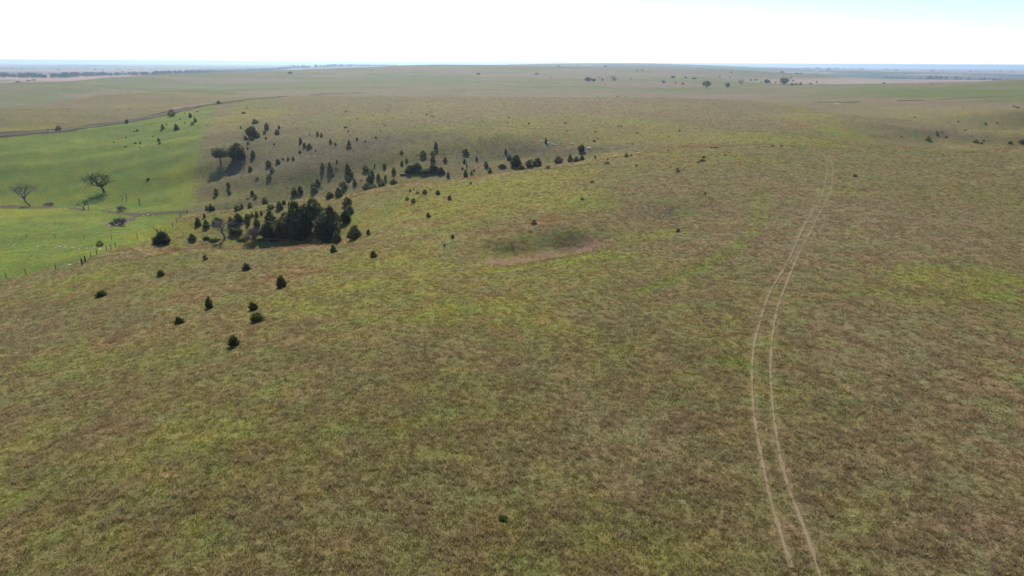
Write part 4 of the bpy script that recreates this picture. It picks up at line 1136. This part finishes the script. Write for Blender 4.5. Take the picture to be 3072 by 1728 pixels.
woodland("river_woodland", [(-60,234),(0,233),(60,234),(120,235),(180,234),(230,230),(300,228),(400,227.5),(480,226)], 15, 260, 16, "belt of dark trees along the river at far left", 1)
woodland("river_woodland", [(480,226),(560,222),(640,217.5),(720,213),(800,210.5),(860,208)], 18, 170, 40, "hazy blue river woodland continuing right of the dark belt", 2)
woodland("river_woodland", [(880,207),(960,206),(1040,204),(1120,202),(1190,199)], 24, 60, 90, "hazy blue woodland meeting the far upland ridge", 3)
woodland("hedgerow_woodland", [(0,205),(60,206),(120,206.5),(190,207)], 11, 30, 10, "thin hazy tree line across the far left plain", 4)
woodland("hedgerow_woodland", [(215,207),(300,208),(400,208),(500,208)], 11, 26, 10, "second thin hazy tree line on the left plain", 5)
woodland("hedgerow_woodland", [(180,194),(300,198),(420,199),(520,200)], 12, 22, 40, "faintest pale tree line near the left horizon", 10)
woodland("shelterbelt", [(2648,227),(2700,230),(2760,231),(2820,231)], 9, 60, 8, "low dark shelterbelt on the right plain", 6)
woodland("shelterbelt", [(2770,231),(2810,231.5),(2860,232.5),(2880,233)], 17, 90, 14, "tallest dark grove of the right plain shelterbelt", 7)
woodland("shelterbelt", [(2885,233),(2940,234),(3000,235.5),(3060,236),(3140,237)], 13, 70, 12, "dark tree belt reaching the right edge", 8)
woodland("hedgerow_woodland", [(2420,212),(2480,214),(2560,216),(2700,217),(2860,219)], 13, 26, 40, "hazy tree line across the far right plain", 9)
woodland("hedgerow_woodland", [(2900,219),(2980,219),(3060,220),(3120,221)], 13, 26, 30, "hazy tree line near the right horizon", 11)

# ------------------------------------------------------------------ far farm buildings
def building(u, v, wpx, hpx, label, tower=False):
    x, y, z = spot(u, v)
    d = math.hypot(x, y); w = wpx * d / FPX; h = hpx * d / FPX
    root = thing("grain_elevator" if tower else "farm_building", (x, y, z), label, "grain elevator" if tower else "building")
    s = Soup(); dp = w * .6
    if tower:
        for k in range(4):
            s.tube(((k - 1.5) * w * .26, 0, -1), ((k - 1.5) * w * .26, 0, h * .8), w * .14, w * .14, 12)
        rs = Soup(); 
        bx = [(-w*.2,-dp*.2,h*.8),(w*.2,-dp*.2,h*.8),(w*.2,dp*.2,h*.8),(-w*.2,dp*.2,h*.8)]
        tx = [(p[0],p[1],h) for p in bx]
        for i in range(4):
            j = (i + 1) % 4; rs.poly(bx[i], bx[j], tx[j], tx[i])
        rs.poly(*tx)
        parts = [("silo_row", s, M_WHITE), ("headhouse", rs, M_WHITE)]
    else:
        e = h * .62; b = [(-w/2,-dp/2),(w/2,-dp/2),(w/2,dp/2),(-w/2,dp/2)]
        for i in range(4):
            p, q = b[i], b[(i + 1) % 4]; s.poly((p[0],p[1],-1),(q[0],q[1],-1),(q[0],q[1],e),(p[0],p[1],e))
        for sx in (-1, 1): s.poly((sx*w/2,-dp/2,e),(sx*w/2,dp/2,e),(sx*w/2,0,h))
        rs = Soup(); o = w * .03
        for sy in (-1, 1): rs.poly((-w/2-o,sy*(dp/2+o),e-.1),(w/2+o,sy*(dp/2+o),e-.1),(w/2+o,0,h+.1),(-w/2-o,0,h+.1))
        parts = [("wall", s, M_WHITE), ("roof", rs, M_ROOF)]
    for nm, so, mt in parts:
        ob = bpy.data.objects.new(nm, so.mesh(nm, mt)); COL.objects.link(ob); ob.parent = root
building(866, 204, 9, 5, "white farm building at the foot of the hazy river woods")
building(872, 199, 5, 5, "second white building just above the first by the river woods")
building(575, 211, 14, 4, "long pale farm building among the left river trees")
building(965, 193, 10, 4, "pale yellowish building near the horizon left of centre")
building(2483, 214, 8, 9, "white grain elevator on the far right plain", True)
building(2445, 218, 16, 3, "long low white shed left of the grain elevator")
building(2390, 211, 4, 4, "small white house on the far plain left of the grain elevator")

# ------------------------------------------------------------------ prairie grass (nobody could count it)
def tuft(seed, n, h, lean, spread, w):
    rnd = random.Random(seed); s = Soup()
    for i in range(n):
        a = rnd.uniform(0, 6.28); q = spread * math.sqrt(rnd.random())
        bx, by = q * math.cos(a), q * math.sin(a)
        hh = h * rnd.uniform(.5, 1.15)
        ox = math.cos(a) * lean * hh * rnd.uniform(.3, 1.2) + rnd.uniform(-.2, .35) * hh
        oy = math.sin(a) * lean * hh * rnd.uniform(.3, 1.2) + rnd.uniform(-.3, .2) * hh
        t = rnd.uniform(0, 6.28); dx, dy = math.cos(t) * w, math.sin(t) * w
        m = (bx + ox * .4, by + oy * .4, hh * .65)
        s.poly((bx - dx, by - dy, -.03), (bx + dx, by + dy, -.03), (m[0] + dx * .7, m[1] + dy * .7, m[2]), (m[0] - dx * .7, m[1] - dy * .7, m[2]))
        s.poly((m[0] - dx * .7, m[1] - dy * .7, m[2]), (m[0] + dx * .7, m[1] + dy * .7, m[2]), (bx + ox, by + oy, hh * .92))
    return s
def grass_material():
    mt, ns, ls = new_mat("prairie_grass"); out = ns.new("ShaderNodeOutputMaterial")
    at = ns.new("ShaderNodeAttribute"); at.attribute_type = 'INSTANCER'; at.attribute_name = "tcol"
    geo = ns.new("ShaderNodeNewGeometry")
    k2 = n_map(ns, ls, geo.outputs['Random Per Island'], 0, 1, 0.7, 1.35)
    sc = ns.new("ShaderNodeVectorMath"); sc.operation = 'SCALE'; ls.new(at.outputs['Color'], sc.inputs[0]); ls.new(k2, sc.inputs['Scale'])
    df = ns.new("ShaderNodeBsdfDiffuse"); tl = ns.new("ShaderNodeBsdfTranslucent"); mx = ns.new("ShaderNodeMixShader"); mx.inputs[0].default_value = 0.4
    ls.new(sc.outputs[0], df.inputs[0]); ls.new(sc.outputs[0], tl.inputs[0]); ls.new(df.outputs[0], mx.inputs[1]); ls.new(tl.outputs[0], mx.inputs[2]); ls.new(mx.outputs[0], out.inputs[0])
    return mt
M_GRASS = grass_material()
def grass_layer(name, protos, n, r0, r1, power, seed, label, chooser):
    rng = np.random.default_rng(seed)
    # radial density falls with distance so that tufts stay about equally frequent to the eye
    k = 2 - power
    uu = rng.random(n)
    r = (r0 ** k + uu * (r1 ** k - r0 ** k)) ** (1 / k)
    az = rng.uniform(-0.78, 0.78, n)
    x = r * np.sin(az); y = r * np.cos(az)
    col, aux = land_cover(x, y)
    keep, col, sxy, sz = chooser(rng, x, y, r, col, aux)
    for line, wd in ((rut_l, .42), (rut_r, .42)):
        dmin = poly_dist(x, y, line[::6])[0]; keep &= (dmin > wd) | (rng.random(n) < .26)
    keep &= poly_dist(x, y, road_line[::4])[0] > 3
    for (qx, qy, qs) in STONE_XY:
        keep &= (x - qx) ** 2 + (y - qy + 0.5 * qs) ** 2 > (0.5 * qs + 0.45) ** 2
    keep &= rng.random(n) < 1 - 0.7 * sstep(200, 600, r)
    keep &= rng.random(n) > aux[:, 3] * 1.3
    x, y, col, sxy, sz = x[keep], y[keep], col[keep], sxy[keep], sz[keep]
    z = ground_z(x, y)
    me = bpy.data.meshes.new(name); me.vertices.add(len(x)); me.vertices.foreach_set("co", np.stack([x, y, z], 1).astype(np.float32).ravel())
    a = me.attributes.new("tcol", 'FLOAT_COLOR', 'POINT'); a.data.foreach_set("color", np.concatenate([col, np.ones((len(col), 1))], 1).astype(np.float32).ravel())
    a = me.attributes.new("tscale", 'FLOAT_VECTOR', 'POINT'); a.data.foreach_set("vector", np.stack([sxy, sxy, sz], 1).astype(np.float32).ravel())
    a = me.attributes.new("trot", 'FLOAT_VECTOR', 'POINT'); ro = np.zeros((len(x), 3)); ro[:, 2] = rng.normal(0, .9, len(x)); a.data.foreach_set("vector", ro.astype(np.float32).ravel())
    a = me.attributes.new("tidx", 'INT', 'POINT'); a.data.foreach_set("value", rng.integers(0, len(protos), len(x)).astype(np.int32))
    ob = link(name, me, kind="stuff", label=label, category="grass")
    ng = bpy.data.node_groups.new(name, 'GeometryNodeTree')
    ng.interface.new_socket(name="Geometry", in_out='INPUT', socket_type='NodeSocketGeometry')
    ng.interface.new_socket(name="Geometry", in_out='OUTPUT', socket_type='NodeSocketGeometry')
    N = ng.nodes; L = ng.links
    gi = N.new("NodeGroupInput"); go = N.new("NodeGroupOutput")
    coll = bpy.data.collections.new(name + "_tufts")
    for i, s in enumerate(protos):
        po = bpy.data.objects.new("tuft_%d" % i, s.mesh("tuft", M_GRASS)); coll.objects.link(po)
    ci = N.new("GeometryNodeCollectionInfo"); ci.inputs['Collection'].default_value = coll; ci.inputs['Separate Children'].default_value = True
    ip = N.new("GeometryNodeInstanceOnPoints"); ip.inputs['Pick Instance'].default_value = True
    def named(nm, tp):
        q = N.new("GeometryNodeInputNamedAttribute"); q.data_type = tp; q.inputs['Name'].default_value = nm
        return next(s for s in q.outputs if s.enabled and s.name == 'Attribute')
    L.new(gi.outputs[0], ip.inputs['Points']); L.new(ci.outputs[0], ip.inputs['Instance'])
    L.new(named("tidx", 'INT'), ip.inputs['Instance Index'])
    e2r = N.new("FunctionNodeEulerToRotation"); L.new(named("trot", 'FLOAT_VECTOR'), e2r.inputs[0]); L.new(e2r.outputs[0], ip.inputs['Rotation'])
    L.new(named("tscale", 'FLOAT_VECTOR'), ip.inputs['Scale']); L.new(ip.outputs[0], go.inputs[0])
    md = ob.modifiers.new("grass", 'NODES'); md.node_group = ng
    print(name, len(x), "tufts")
    return ob

def choose_short(rng, x, y, r, col, aux):
    n = len(x)
    keep = rng.random(n) < 0.9 - 0.35 * aux[:, 1]
    s = 0.55 * (r / 70.0) ** 0.42 * rng.uniform(.6, 1.4, n)
    hz = s * (r / 70.0) ** -0.3 * rng.uniform(.6, 1.3, n) * (1 - .45 * aux[:, 1])
    c = col * rng.uniform(.75, 1.3, n)[:, None] * np.array([1.34, 1.27, 1.05])
    return keep, c, s, hz
def choose_tall(rng, x, y, r, col, aux):
    n = len(x)
    clump = fbm(x, y, 2.2, 3, 131)
    dens = 0.15 + 0.25 * aux[:, 0] + 0.38 * aux[:, 2]
    keep = rng.random(n) < np.clip(dens * sstep(.46, .60, clump) * 1.7, 0, 1)
    keep &= aux[:, 1] < .4
    s = 0.62 * (r / 70.0) ** 0.40 * rng.uniform(.55, 1.4, n)
    hz = s * (r / 70.0) ** -0.3 * rng.uniform(.7, 1.3, n)
    straw = np.array([0.46, 0.35, 0.19]); rust = np.array([0.46, 0.275, 0.13])
    t = np.clip(aux[:, 2] * 1.2 + rng.normal(0, .12, n), 0, 1)[:, None]
    c = (straw * (1 - t) + rust * t) * rng.uniform(.65, 1.3, n)[:, None]
    c = c * .70 + col * .35
    return keep, c, s, hz
short_protos = [tuft(200 + i, 16, .22, .8, .42, .030) for i in range(5)]
tall_protos = [tuft(300 + i, 22, .44, .85, .34, .022) for i in range(5)]
grass_layer("short_grass", short_protos, 260000, 30, 640, 1.55, 1, "short green and olive prairie grass covering the slopes", choose_short)
grass_layer("bluestem_grass", tall_protos, 340000, 30, 640, 1.55, 2, "tufts of dry tan and rusty tall grass across the prairie", choose_tall)

# ------------------------------------------------------------------ haze
def haze():
    mt, ns, ls = new_mat("haze"); out = ns.new("ShaderNodeOutputMaterial"); pv = ns.new("ShaderNodeVolumePrincipled")
    pv.inputs['Color'].default_value = (0.62, 0.81, 1.0, 1); pv.inputs['Density'].default_value = HAZE_DENSITY; pv.inputs['Anisotropy'].default_value = 0.5
    ls.new(pv.outputs[0], out.inputs['Volume'])
    zlo = float(GZ.min()) - 1.0; zhi = max(float(GZ.max()), CAM_H) + 12.0
    s = Soup(); a = 46500.0
    c = [(sx * a, sy * a, zz) for zz in (zlo, zhi) for sx, sy in ((-1, -1), (1, -1), (1, 1), (-1, 1))]
    for f in ((0, 3, 2, 1), (4, 5, 6, 7), (0, 1, 5, 4), (1, 2, 6, 5), (2, 3, 7, 6), (3, 0, 4, 7)):
        s.f.append(f)
    s.v = c
    link("haze", s.mesh("haze", mt), kind="stuff", label="thin bluish summer haze over the distant plain", category="haze")
HAZE_DENSITY = 0.95e-4
haze()
